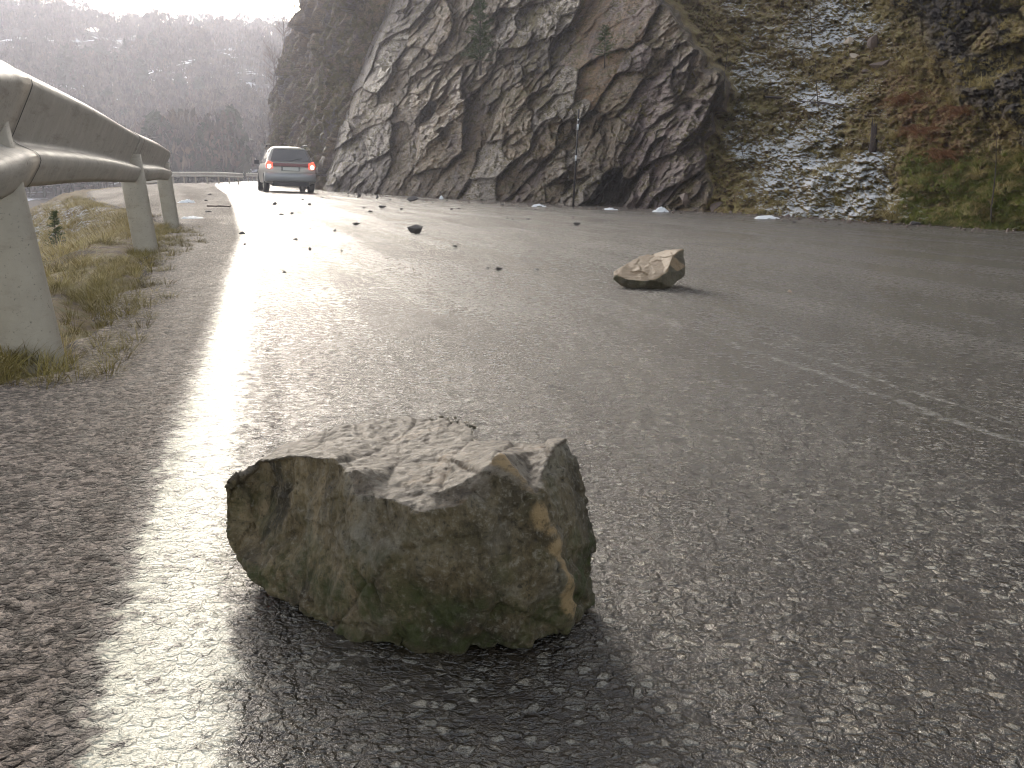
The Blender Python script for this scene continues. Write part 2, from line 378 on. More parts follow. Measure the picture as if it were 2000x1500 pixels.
def mat_leafy(name, stops, rough=.7, sc=3):
    m, nt, b = newmat(name); g = N(nt)
    g.lk(g.ramp(g.noise(sc, 5, .7), stops), b.inputs['Base Color']); b.inputs['Roughness'].default_value = rough
    b.inputs['Specular IOR Level'].default_value = .25
    return m
_ts = [(lambda p: p.x - float(xL(p.y)))(gpt(*q)) for q in ((900, 482), (1200, 580), (1480, 690), (2000, 860))]; print('scratch t', _ts)
JY = gpt(480, 439).y; SCR = [(_ts[2], .018, .6), (_ts[2] + .11, .012, .45)]
M = {}
M['road'] = mat_road(); M['cliff'] = mat_cliff(); M['ground'] = mat_ground()
M['boulder'] = mat_boulder(); M['slabrock'] = mat_boulder('slab_stone', 1, .6, 1.0, .4)
M['stone'] = simple('dark_stone', (.085, .070, .062), .45, var=.5, sc=30, bump=.01)
M['pale_stone'] = simple('pale_stone', (.42, .33, .24), .6, var=.25, sc=60, bump=.004)
M['brown_stone'] = simple('brown_stone', (.16, .11, .085), .6, var=.3, sc=60, bump=.004)
M['straw'] = mat_leafy('dead_grass', [(.3, (.20, .14, .045)), (.5, (.38, .29, .11)), (.7, (.56, .45, .21))])
M['olive'] = mat_leafy('olive_grass', [(.3, (.09, .065, .018)), (.5, (.20, .15, .035)), (.7, (.30, .24, .07))])
M['green'] = mat_leafy('moss_green', [(.3, (.07, .08, .012)), (.5, (.16, .17, .025)), (.7, (.26, .25, .05))])
M['rust'] = mat_leafy('dead_bracken', [(.3, (.10, .035, .014)), (.5, (.20, .08, .028)), (.7, (.38, .20, .08))])
M['needle'] = mat_leafy('pine_needles', [(.3, (.030, .045, .012)), (.5, (.06, .085, .022)), (.7, (.10, .12, .035))])
M['bark'] = simple('bark', (.075, .055, .045), .85, var=.4, sc=30, bump=.01)
M['twig'] = simple('twigs', (.13, .085, .065), .85, var=.4, sc=10)
M['deadwood'] = simple('dead_wood', (.045, .028, .022), .8, var=.5, sc=25, bump=.01)
M['farcrown'] = mat_leafy('far_evergreen', [(.3, (.018, .024, .010)), (.5, (.035, .042, .016)), (.7, (.06, .06, .025))], sc=.3)
M['farbare'] = mat_leafy('far_bare_branches', [(.35, (.025, .018, .012)), (.5, (.07, .048, .03)), (.65, (.15, .105, .065))], sc=.3)
M['snow'] = simple('old_snow', (.84, .83, .82), .6, var=.08, sc=25, bump=.02)

def mat_steel(name, base, streak=(.16, .12, .09), amt=.4):
    m, nt, b = newmat(name); g = N(nt)
    v = g.map((1, .15, 3), (0, 0, R(15)))
    c = g.ramp(g.noise(4, 8, .68), [(.3, tuple(x * .8 for x in base)), (.55, base), (.75, tuple(min(1, x * 1.2) for x in base))])
    c = g.mix(g.mr(g.noise(9, 8, .7, v), .54, .68, 0, amt), c, streak)
    c = g.mix(g.mr(g.noise(90, 5, .7), .60, .68, 0, .6), c, (.05, .04, .03))
    g.lk(c, b.inputs['Base Color']); b.inputs['Metallic'].default_value = .0; b.inputs['Specular IOR Level'].default_value = .35
    g.lk(g.mr(g.noise(12, 6), .3, .7, .48, .66), b.inputs['Roughness'])
    g.lk(g.bump(g.noise(25, 6, .6), .003), b.inputs['Normal'])
    return m
M['rail'] = mat_steel('galvanised_rail', (.40, .355, .30), amt=.5); M['post'] = mat_steel('galvanised_post', (.37, .32, .25), amt=.35)
M['seam'] = simple('dirty_joint', (.02, .016, .013), .8)

# ================================================================== SETTING
# ---- road sheet
def build_road():
    ys = [-6.0]
    while ys[-1] < 150: ys.append(ys[-1] + max(.05, .012 * max(0, ys[-1]) + .03))
    ys = np.array(ys); nr = len(ys)
    s = np.linspace(0, 1, 160) ** 1.0
    left = xE(ys) + .10 + .06 * fbm(ys * 1.1, 0, 0, 3, 3) + .04 * fbm(ys * 5, 0, 0, 2, 4)
    right = xL(ys) + np.interp(ys, [-6, 0, 30, 45, 70, 90, 150], [12, 12, 11, 11, 9, 14, 20])
    X = left[:, None] + (right - left)[:, None] * s[None]; Y = np.repeat(ys[:, None], len(s), 1)
    Z = zg(X, Y) + .004 + .004 * fbm(X * 1.5, Y * 1.0, 0, 2, 9)
    # shallow wheel ruts
    t = X - xL(Y)
    for c in (1.15, 2.6, 4.2, 5.6): Z -= .006 * np.exp(-((t - c) / .28) ** 2)
    Z[:, 0] -= .05
    o = mesh_obj('road', np.stack([X, Y, Z], -1).reshape(-1, 3), grid_faces(nr, len(s)), M['road'], smooth=True,
                 attrs={'t': t, 'e': X - xE(Y)})
    tag(o, kind='structure')
build_road()

# ---- ground: bank, valley and far hill as one sheet
def hill(x, y):
    r = sstep(105, 262, y + .10 * x + 14 * fbm(x * .012, 0, 0, 3, 31))
    top = 34.5 + 2.5 * fbm(x * .02, 3, 0, 4, 33) - .012 * np.minimum(0, x + 60) * 0
    return r * top + sstep(100, 180, y) * (2.2 * fbm(x * .05, y * .05, 0, 4, 35))
def build_ground():
    ys = [-30.0]
    while ys[-1] < 400: ys.append(ys[-1] + max(.07, .017 * abs(ys[-1]) + .02))
    ys = np.array(ys)
    sp = [0.0]
    while sp[-1] < 250: sp.append(sp[-1] + max(.06, .045 * sp[-1]))
    sp = np.array(sp); s = np.concatenate([-sp[::-1], sp[1:]])
    E = xE(ys); X = E[:, None] + s[None]; Y = np.repeat(ys[:, None], len(s), 1)
    e = E[:, None] - X
    prof = np.interp(e, [-1e9, -.1, .25, 1.0, 2.5, 5, 12, 40, 1e9], [0, 0, -.02, -.25, -.95, -2.1, -4.4, -5.2, -5.2])
    near = sstep(90, 60, Y)
    bmp = sstep(.0, .7, e) * (.09 * fbm(X * 1.6, Y * 1.6, 0, 4, 51) + .03 * fbm(X * 7, Y * 7, 0, 3, 52))
    bmp += sstep(-.1, .05, e) * sstep(1.2, .3, e) * .02
    floor = -.6 * (1 - near)
    Z = zg(X, Y) + np.where(e > 0, prof * (.25 + .75 * near) + bmp * 1, 0) - sstep(.08, -.15, e) * .05 + floor
    Z = np.where(Y > 60, np.maximum(Z, -6) + hill(X, Y) * sstep(0, 30, Y - 85), Z)
    Z = np.where((X - xL(Y) > 6) & (Y < 90), Z - .3, Z)
    far = sstep(35, 70, Y + .3 * np.maximum(0, e - 10))
    nsn = .6 * np.exp(-((Y - 17) / 7) ** 2) * sstep(-.2, .3, e) * sstep(3.5, 1.0, e) + .12 * sstep(.8, 2, e)
    o = mesh_obj('ground', np.stack([X, Y, Z], -1).reshape(-1, 3), grid_faces(len(ys), len(s)), M['ground'], smooth=True,
                 attrs={'far': far, 'nsnow': nsn})
    tag(o, kind='structure'); return X, Y, Z
build_ground()
def zgr(x, y):
    """height of the ground sheet left of the rail"""
    e = float(xE(y) - x)
    pr = np.interp(e, [-1e9, -.1, .25, 1.0, 2.5, 5, 12, 40, 1e9], [0, 0, -.02, -.25, -.95, -2.1, -4.4, -5.2, -5.2])
    b = float(sstep(0, .7, e)) * (.09 * float(fbm(x * 1.6, y * 1.6, 0, 4, 51)) + .03 * float(fbm(x * 7, y * 7, 0, 3, 52)))
    return float(zg(x, y)) + (float(pr) + b if e > 0 else 0)

# ---- cliff
def resample(pts, step):
    pts = np.array(pts, float); d = np.r_[0, np.cumsum(np.linalg.norm(np.diff(pts, axis=0), axis=1))]
    u = [0.0]
    while u[-1] < d[-1]:
        y = np.interp(u[-1], d, pts[:, 1]); u.append(u[-1] + step(y))
    u = np.array(u); x = np.interp(u, d, pts[:, 0]); y = np.interp(u, d, pts[:, 1])
    k = np.exp(-np.linspace(-2, 2, 61) ** 2); k /= k.sum()
    xs = np.convolve(np.pad(x, 30, 'edge'), k, 'valid'); ys = np.convolve(np.pad(y, 30, 'edge'), k, 'valid')
    return u, xs, ys
def cliff_surface(name, base, step, vmax, vstep, seed, hsf, big=1.0, label=None, masks=None, cot=.42, post=None):
    u, bx, by = resample(base, step)
    tx = np.gradient(bx, u); ty = np.gradient(by, u)
    k = np.exp(-np.linspace(-2, 2, 121) ** 2); k /= k.sum()
    tx = np.convolve(np.pad(tx, 60, 'edge'), k, 'valid'); ty = np.convolve(np.pad(ty, 60, 'edge'), k, 'valid')
    l = np.hypot(tx, ty); nx, ny = -ty / l, tx / l
    v = [-.35]
    while v[-1] < vmax: v.append(v[-1] + vstep * (1 if v[-1] < 7 else 1 + (v[-1] - 7) * 1.2))
    v = np.array(v); U = np.repeat(u[:, None], len(v), 1); V = np.repeat(v[None], len(u), 0)
    BX, BY, NX, NY = [np.repeat(q[:, None], len(v), 1) for q in (bx, by, nx, ny)]
    hs = hsf(BX, BY, V)
    # warped strata frame: slabs rise to the near side (right in view)
    w1 = .5 * fbm(U * .3, V * .3, 0, 3, seed); w2 = .5 * fbm(U * .3, V * .3, 5, 3, seed + 9)
    a = (U * .9 + V * .30) + w1          # across the slabs
    b_ = (U * .3 - V * 1.0) + w2        # along the slabs
    c1, g1 = cells(b_ / (2.3 * big), a / (1.05 * big), seed, .45, .45, .40, -.25)
    c2, g2 = cells(b_ / (.85 * big) + 9, a / (.40 * big), seed + 20, .5, .5, .30, -.2)
    c3, g3 = cells(b_ / (.30 * big), a / (.13 * big), seed + 40, .6, .5, .25, 0)
    lay = (a / (.50 * big)) % 1.0
    D = .30 * big * c1 + .16 * big * c2 + .055 * big * c3
    D -= .10 * sstep(.10, 0, g1) + .035 * sstep(.12, 0, g2)
    D += .45 * big * fbm(U * .22, V * .25, 0, 3, seed + 60) + .035 * fbm(U * 4, V * 4, 0, 4, seed + 70) + .012 * fbm(U * 16, V * 16, 0, 3, seed + 71)
    Hd = .22 * fbm(U * .9, V * .9, 0, 4, seed + 80) + .10 * fbm(U * 3.1, V * 3.1, 0, 4, seed + 81) + .05 * np.abs(fbm(U * 9, V * 9, 0, 3, seed + 82)) + .25 * sstep(.1, .4, c2 - .6)
    D = D * (1 - hs) + Hd * hs
    D = D * sstep(-.5, .7, V)             # calmer at the foot
    sb = cot * V + .03 * np.maximum(0, V - 4) ** 1.4
    sbh = .95 * np.maximum(V, 0) + .35 * np.minimum(V, 0)
    setb = sb * (1 - hs) + sbh * hs
    A = dict(hs=hs)
    if masks: D, A = masks(U, V, BX, BY, D, A)
    off = D - setb
    X = BX + NX * off; Y = BY + NY * off
    Z = zg(BX, BY) + V
    vs = np.stack([X, Y, Z], -1).reshape(-1, 3)
    for q in ('dark', 'moss', 'rust', 'green', 'snow', 'tone'): A.setdefault(q, np.zeros_like(U))
    o = mesh_obj(name, vs, grid_faces(len(u), len(v)), M['cliff'], smooth=False, attrs=A)
    tag(o, kind='structure'); o['label'] = label
    return o, (X, Y, Z, BX, BY, V)

base1 = [gpt(px, py) for px, py in [(2000, 452), (1800, 440), (1600, 427), (1400, 415), (1200, 405), (1000, 395), (860, 387), (740, 380), (640, 374)]]
base1 = [(p.x, p.y) for p in base1]
print('base', [(round(a, 1), round(b, 1)) for a, b in base1])
d0 = np.array(base1[0]) - np.array(base1[2]); d0 /= np.linalg.norm(d0)
pre = [tuple(np.array(base1[0]) + d0 * k) for k in (14, 7, 3)]
e1 = np.array(base1[-1])
full1 = pre + base1 + [(e1[0] - 2.9, e1[1] + 10), (e1[0] - 8.7, e1[1] + 30)]
def pxof(x, y, z):
    ax = y * CP - (z - CH) * SP
    return 1000 + 2000 * x / ax, 750 - 2000 * ((y * SP + (z - CH) * CP) / ax)
# joint blocks of the face: place seen from the road, how far each stands out, its tilts, its rock tone, its size
BLK = [(850, 60, .9, .2, .1, 2, 1.3), (800, 118, -.3, 0, .2, 1, 1), (905, 35, .3, .2, 0, 1, 1.1), (768, 98, .3, .3, -.2, 3, .8), (742, 152, .7, .3, -.3, 3, .9), (792, 150, -.2, .2, .1, 1, .9), (690, 100, .1, .2, 0, 0, 1.2),
       (655, 165, .2, .1, 0, 0, 1), (738, 225, .5, .3, .1, 1, 1), (800, 205, .4, .1, .1, 2, .9), (838, 212, -1.0, 0, 0, 0, .7), (875, 180, .7, .2, -.1, 2, 1.1), (925, 150, .0, 0, .2, 1, 1), (850, 285, 1.1, .1, .2, 2, 1.5),
       (733, 272, .5, .3, -.2, 3, .8), (697, 300, .0, .2, 0, 0, 1), (780, 335, .1, 0, 0, 1, 1), (885, 350, .4, .1, 0, 1, 1), (962, 322, 1.0, .3, -.3, 3, 1), (1000, 285, .8, .1, 0, 2, 1.1), (1012, 212, .9, .1, -.2, 2, 1.1),
       (945, 215, -.3, 0, 0, 1, 1), (985, 150, -.2, 0, .1, 1, .9), (1030, 118, .7, .1, .1, 0, 1), (1058, 52, 1.1, .3, -.2, 3, 1.2), (1104, 88, .2, -.2, .1, 0, 1), (1090, 180, .8, .3, -.1, 3, 1.1), (1182, 55, .3, .05, -.25, 4, 2.0), (1168, 140, .25, .05, -.2, 4, 1.5),
       (1128, 212, 1.1, 0, -.6, 3, .8), (1045, 190, .4, 0, 0, 1, .8), (1070, 262, .6, .2, 0, 2, 1), (1108, 250, .3, 0, .2, 1, .7), (1145, 262, -.1, 0, .2, 1, .8), (1182, 290, .8, .1, 0, 1, 1), (1122, 305, .3, .2, -.1, 3, .8), (1215, 175, .4, .1, -.1, 2, 1.3),
       (1270, 205, .4, .2, .1, 5, 1), (1305, 268, .8, .2, -.2, 5, 1.2), (1258, 290, .5, 0, 0, 5, 1), (1335, 318, .6, .2, 0, 5, 1.1), (1290, 350, .3, .1, 0, 5, 1), (1195, 372, -1.9, 0, 0, 0, .9), (1140, 370, .6, .3, 0, 3, .9), (1082, 335, .5, .2, 0, 1, 1),
       (1045, 375, .1, 0, -.2, 1, 1), (940, 372, .5, .2, -.1, 3, .9), (1242, 115, .6, .2, -.2, 5, .9), (1345, 150, .3, .1, 0, 1, 1.1), (1310, 60, .2, 0, 0, 1, 1.2), (985, 60, .4, .2, -.2, 3, .9), (945, 85, .0, 0, 0, 1, 1), (725, 345, .3, .2, 0, 0, 1), (665, 340, .1, .1, 0, 0, 1),
       (648, 250, .3, .2, 0, 0, 1), (700, 215, .0, 0, 0, 1, .8), (780, 250, -.3, 0, 0, 1, .7), (830, 350, .0, 0, .1, 1, .9), (720, 30, .2, .2, 0, 0, 1.2), (780, 20, .5, .3, -.2, 0, 1.1), (1000, 345, .2, .2, 0, 1, .8), (1230, 335, .5, .2, 0, 1, .8), (1375, 380, .5, .2, -.2, 2, 1), (1400, 250, .2, 0, 0, 1, 1.2)]
_r = np.random.default_rng(5)
for yy in range(-80, -1300, -85):
    for xx in range(640, 1500, 105):
        BLK.append((xx + 35 * ((yy // 85) % 2) + _r.uniform(-25, 25), yy + _r.uniform(-20, 20), _r.uniform(-.5, 1.), _r.uniform(-.1, .4), _r.uniform(-.3, .2), int(_r.integers(0, 4)), _r.uniform(.8, 1.5)))
BLK = np.array(BLK, float); BLK[:, 6] *= _r.uniform(.65, 1.45, len(BLK)); BANG = _r.uniform(-20, 14, len(BLK))
def block_field(px, py, ang=50, asp=2.1):
    c, s_ = math.cos(R(ang)), math.sin(R(ang))
    best = np.full(px.shape, 1e9); b2 = best.copy(); val = np.zeros(px.shape); tone = np.zeros(px.shape)
    for (bx_, by_, pr, tx_, ty_, tn, sz), ja in zip(BLK, BANG):
        c, s_ = math.cos(R(ang + ja)), math.sin(R(ang + ja))
        dx = px - bx_; dy = -(py - by_)
        al = dx * c + dy * s_; ac = -dx * s_ + dy * c
        d = np.sqrt((al / asp) ** 2 + ac ** 2) / sz
        v = pr + tx_ * np.clip(dx / 40, -2, 2) + ty_ * np.clip(dy / 40, -2, 2) - .75 * np.clip((ac / sz - 11) / 16, 0, 1.5)
        m = d < best; b2 = np.where(m, best, np.minimum(b2, d)); val = np.where(m, v, val); tone = np.where(m, tn, tone); best = np.where(m, d, best)
    return val, b2 - best, tone
def build_cliff():
    base = np.array(full1); o = np.argsort(base[:, 1]); by, bx = base[o, 1], base[o, 0]
    dxdy = np.gradient(bx, by)
    cols = [0.0]
    while cols[-1] < 1: cols.append(cols[-1] + 1.7 / 1400)
    cols = np.array(cols[:-1])                          # 0..1 spans the seen face, then coarser towards the camera's side
    ext = [2040.]
    while ext[-1] < 9000: ext.append(ext[-1] + 3 + (ext[-1] - 2040) * .06)
    rows = [-8.0]
    while rows[-1] < 1500: rows.append(rows[-1] + (1.7 if rows[-1] < 460 else 1.7 + (rows[-1] - 460) * .05))
    rows = np.array(rows)
    fpx = [500, 640, 740, 860, 1000, 1200, 1400, 1600, 1800, 2000]; fpy = [366, 374, 380, 387, 395, 405, 415, 427, 440, 452]
    PXs = []; 
    Rr = rows[:, None]
    py0 = 385 - Rr
    left = np.interp(-py0, [-400, -374, -240, -190, -140, -70, 0, 200, 1200], [634, 632, 629, 633, 645, 672, 705, 800, 1050]) + 5 * fbm(py0 * .03, 0, 0, 3, 7) + 3 * fbm(py0 * .15, 0, 0, 3, 8)
    PXg = left + cols[None] * (2040 - left)
    PXg = np.concatenate([PXg, np.repeat(np.array(ext)[None], len(rows), 0)], 1)
    foot = np.where(PXg < 2000, np.interp(PXg, fpx, fpy), 452 + (PXg - 2000) * .068)
    PYg = foot - Rr
    # heath / rock border and masks
    nb = fbm(PXg * .012, PYg * .012, 0, 4, 77); nn = fbm(PXg * .012, PYg * .012, 3, 4, 91)
    lim = np.interp(PYg, [-1200, 0, 110, 230, 420], [1000, 1300, 1400, 1385, 1400]) + 45 * nb
    hs = sstep(-22, 22, PXg - lim)
    dx = (PXg - 1000) / 2000; k = (750 - PYg) / 2000; dy = CP + SP * k; dz = -SP + CP * k
    def setb(z):
        zc = np.maximum(z, -.4)
        return (.33 * zc + .05 * np.maximum(0, zc - 3) ** 1.3) * (1 - hs) + .95 * zc * hs
    def F(t):
        X, Y, Z = dx * t, dy * t, CH + dz * t
        g = zg(X, Y); xb = np.interp(Y, by, bx); sl_ = np.interp(Y, by, dxdy)
        return (X - xb) / np.sqrt(1 + sl_ ** 2) - setb(Z - g)
    lo = np.full(PXg.shape, .5); hi = np.full(PXg.shape, .5); done = np.zeros(PXg.shape, bool)
    t = .5
    while t < 80:
        t2 = t * 1.03; f = F(np.full(PXg.shape, t2)); m = (~done) & (f > 0)
        lo = np.where(m, t, lo); hi = np.where(m, t2, hi); done |= m; t = t2
    lo = np.where(done, lo, 78.); hi = np.where(done, hi, 80.)
    for _ in range(14):
        mid = (lo + hi) / 2; f = F(mid); lo = np.where(f > 0, lo, mid); hi = np.where(f > 0, mid, hi)
    T = (lo + hi) / 2
    wx = 4 * fbm(PXg * .011, PYg * .011, 0, 2, 11) + 1.0 * fbm(PXg * .08, PYg * .08, 0, 3, 12); wy = 4 * fbm(PXg * .011, PYg * .011, 5, 2, 13) + 1.0 * fbm(PXg * .08, PYg * .08, 5, 3, 14)
    qx, qy = PXg + wx, PYg + wy
    v1, g1, tone = block_field(qx, qy)
    c, s_ = math.cos(R(50)), math.sin(R(50)); al = qx * c - qy * s_ + 16 * fbm(qx * .006, qy * .006, 1, 2, 15); ac = -qx * s_ - qy * c + 22 * fbm(qx * .006, qy * .006, 2, 2, 16)
    c2, g2 = cells(al / 62, ac / 30, 120, .7, .8, .10, -.35); c3, g3 = cells(al / 20 + 3, ac / 10, 140, .7, .8, 0, -.2); c4, g4 = cells(al / 7 + 3, ac / 4, 160, .7, .7)
    big_ = sstep(-.35, .45, fbm(qx * .008, qy * .008, 7, 3, 99))     # some stretches stay whole, others are shattered
    smooth_ = np.where(tone == 4, .22, 1.)
    D = .38 * v1 - .03 * np.clip(1 - g1 / 2, 0, 1) + smooth_ * (.15 * c2 * (.25 + .75 * big_) + .075 * c3 * (.35 + .65 * big_) + .022 * c4)
    D += .03 * fbm(qx * .06, qy * .06, 0, 4, 21) + .016 * fbm(qx * .2, qy * .2, 0, 4, 22, .6)
    Hd = .26 * fbm(PXg * .022, PYg * .03, 0, 4, 80) + .22 * (np.abs(fbm(PXg * .05, PYg * .07, 0, 3, 82)) - .3) + .09 * fbm(PXg * .2, PYg * .28, 0, 3, 83)
    # loose rock stripe and dark buttress
    edge = 1720 + (PYg + 60) * .68
    bt = sstep(edge - 25, edge + 70, PXg + 55 * nn) * sstep(395, 335, PYg + .02 * (PXg - 2000))
    r1, rg = cells(PXg / 75, PYg / 60, 301, .6, .6); r2, rg2 = cells(PXg / 26, PYg / 22, 305, .6, .6)
    Hd += bt * (.9 + .45 * r1 + .12 * r2 - .2 * sstep(.2, 0, rg))
    D = (D * (1 - hs) + Hd * hs) * sstep(-14, 14, Rr + 2)
    T = T - D * np.clip(T / 19, .25, 2.0)
    X, Y, Z = dx * T, dy * T, CH + dz * T
    # the corner behind the left edge: real thickness running back and away
    ks = np.array([6, 4, 2.6, 1.6, .9, .4]); 
    Xe = X[:, :1] + ks[None] * .9 ** 2; Ye = Y[:, :1] + ks[None] * 1.6; Ze = Z[:, :1] + 0 * ks[None]
    pad = lambda A: np.concatenate([np.repeat(A[:, :1], len(ks), 1), A], 1)
    at = {}
    nf = fbm(PXg * .01, PYg * .015, 4, 4, 95)
    snd = 1.0 * np.exp(-((PXg - 1600 + (PYg - 300) * .25) / 150) ** 4) * np.exp(-((PYg - 350) / 95) ** 4) + .75 * np.exp(-((PXg - 1600) / 60) ** 2 - ((PYg - 190) / 60) ** 2) + .6 * np.exp(-((PXg - 1640) / 60) ** 2 - ((PYg - 60) / 60) ** 2) + .45 * np.exp(-((PXg - 1470) / 90) ** 2 - ((PYg - 150) / 140) ** 2) + .5 * np.exp(-((PXg - 1800) / 60) ** 2 - ((PYg - 400) / 30) ** 2)
    at['snow'] = hs * np.clip((snd + .42 * sstep(1370, 1480, PXg + 90 * nn) * sstep(1880, 1720, PXg + 110 * nb)) * (.68 + .5 * np.clip(.3 + nf + .6 * nb, -.6, 1)), 0, 1.1) * (1 - bt) + .22 * sstep(1240, 1380, PXg) * (1 - hs)
    hole = np.exp(-((PXg - 1192) / 42) ** 4 - ((PYg - 372) / 34) ** 4)  # shade inside the recess at the cliff foot, painted near-black into the colour
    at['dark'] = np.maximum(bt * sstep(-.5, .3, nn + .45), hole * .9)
    at['rust'] = hs * np.clip(.75 * np.exp(-((PXg - (1790 + (PYg - 200) * .45)) / 62) ** 2) * np.exp(-((PYg - 235) / 95) ** 2), 0, 1)
    at['green'] = hs * np.clip(sstep(1780, 1930, PXg) * sstep(325, 390, PYg) + .8 * np.exp(-((PXg - 1440) / 70) ** 2 - ((PYg - 190) / 50) ** 2) + .5 * np.exp(-((PXg - 1760) / 140) ** 2 - ((PYg - 10) / 70) ** 2), 0, 1)
    at['moss'] = .40 * np.clip(nn + .1, 0, 1) + .7 * sstep(.1, .5, fbm(PXg * .02, PYg * .02, 9, 4, 97)) * sstep(880, 960, PXg) * sstep(1100, 1010, PXg) * sstep(260, 160, PYg)
    at['hs'] = hs; at['tone'] = tone; at['bt'] = bt
    at = {k_: pad(v_) for k_, v_ in at.items()}
    vs = np.stack([np.concatenate([Xe, X], 1), np.concatenate([Ye, Y], 1), np.concatenate([Ze, Z], 1)], -1).reshape(-1, 3)
    o = mesh_obj('cliff', vs, grid_faces(len(rows), X.shape[1] + len(ks)), M['cliff'], smooth=False, attrs=at)
    tag(o, kind='structure'); o['label'] = 'jointed grey-brown rock cliff with snowy grass slope at its near end'
    return X, Y, Z, PXg, PYg, hs
X1, Y1, Z1, PX, PY, HS1 = build_cliff()
c0 = e1
b2 = [(lat(668, 42), 42.5), (lat(612, 48), 48), (lat(580, 54), 54), (lat(552, 62), 62), (lat(530, 70), 70), (lat(528, 74), 74), (lat(560, 82), 82), (lat(640, 95), 95)]
b2 = [(b2[0][0] + 12, 41)] + b2
def masks2(U, V, BX, BY, D, A):
    nn = fbm(U * .25, V * .3, 2, 4, 191)
    A['moss'] = np.clip(nn + .45, 0, 1); A['tone'] = np.round(1.2 + 1.2 * vnoise(U * .5, V * .5, 0, 5)).clip(0, 2); return D, A
def hs2(BX, BY, V): return sstep(11, 16, V + 2.5 * fbm(BX * .3, BY * .3, V * .3, 3, 177))
_fc, geo2 = cliff_surface('far_cliff', b2, lambda y: .07, 22, .07, 201, hs2, big=1.3,
              label='hazy rock bluff with brown scrub behind the car', masks=masks2, cot=.17)

# ---- haze
def haze():
    mb = MB(); mb.box((0, 190, 20), (330, 240, 32)); o = mb.build('haze', None)
    m = bpy.data.materials.new('haze'); m.use_nodes = True; nt = m.node_tree; nt.nodes.clear()
    out = nt.nodes.new('ShaderNodeOutputMaterial'); v = nt.nodes.new('ShaderNodeVolumePrincipled')
    v.inputs['Color'].default_value = (.86, .87, 1, 1); v.inputs['Density'].default_value = .0014; v.inputs['Anisotropy'].default_value = .62
    m.cycles.volume_sampling = 'DISTANCE'; m.cycles.homogeneous_volume = True; nt.links.new(v.outputs[0], out.inputs['Volume']); o.data.materials.append(m); tag(o, kind='stuff')
    o['label'] = 'pale mist that veils the far hill'
haze()

# ================================================================== ROCKS
def remesh_rock(name, verts, tris, voxel, mat, disp, attrs=None, parent=None):
    me = bpy.data.meshes.new('tmp'); me.from_pydata([tuple(v) for v in verts], [], tris)
    bm = bmesh.new(); bm.from_mesh(me); bmesh.ops.recalc_face_normals(bm, faces=bm.faces); bm.to_mesh(me); bm.free()
    o = bpy.data.objects.new('tmp', me); C.objects.link(o)
    md = o.modifiers.new('r', 'REMESH'); md.mode = 'VOXEL'; md.voxel_size = voxel
    dg = bpy.context.evaluated_depsgraph_get(); m2 = bpy.data.meshes.new_from_object(o.evaluated_get(dg))
    bpy.data.objects.remove(o)
    n = len(m2.vertices); co = np.empty(n * 3); m2.vertices.foreach_get('co', co); co = co.reshape(-1, 3)
    no = np.empty(n * 3); m2.vertices.foreach_get('normal', no); no = no.reshape(-1, 3)
    co2 = co + no * disp(co, no)[:, None]
    m2.vertices.foreach_set('co', co2.ravel()); m2.polygons.foreach_set('use_smooth', np.ones(len(m2.polygons), bool))
    for k, f in (attrs or {}).items():
        a = m2.attributes.new(k, 'FLOAT', 'POINT'); a.data.foreach_set('value', np.asarray(f(co, no), np.float32))
    m2.update(); m2.materials.clear(); m2.materials.append(mat); m2.name = name
    r = bpy.data.objects.new(name, m2); C.objects.link(r)
    return r
def rock_from_view(name, outline, inner, back, voxel, mat, disp, attrs):
    """outline / inner: (px,py,depth) points of the seen side; back: the hidden side"""
    def tri(pts, loop):
        n = len(loop); v2 = [Vector((p[0], p[1])) for p in pts]
        r = delaunay_2d_cdt(v2, [(i, (i + 1) % n) for i in range(n)], [], 1, 1e-6)
        return r[2], r[3]
    n = len(outline); fp = outline + inner; bp = outline + back
    f1, o1 = tri(fp, outline); f2, o2 = tri(bp, outline)
    # cdt output vertices keep input order here
    V = [P(*p) for p in outline] + [P(*p) for p in inner] + [P(*p) for p in back]
    m1 = {i: (src[0] if src else i) for i, src in enumerate(o1)}; mm2 = {i: (src[0] if src else i) for i, src in enumerate(o2)}
    T = [tuple(m1[i] for i in f) for f in f1]
    off = len(inner)
    T += [tuple((mm2[i] if mm2[i] < n else mm2[i] + off) for i in f)[::-1] for f in f2]
    return remesh_rock(name, V, T, voxel, mat, disp, attrs)

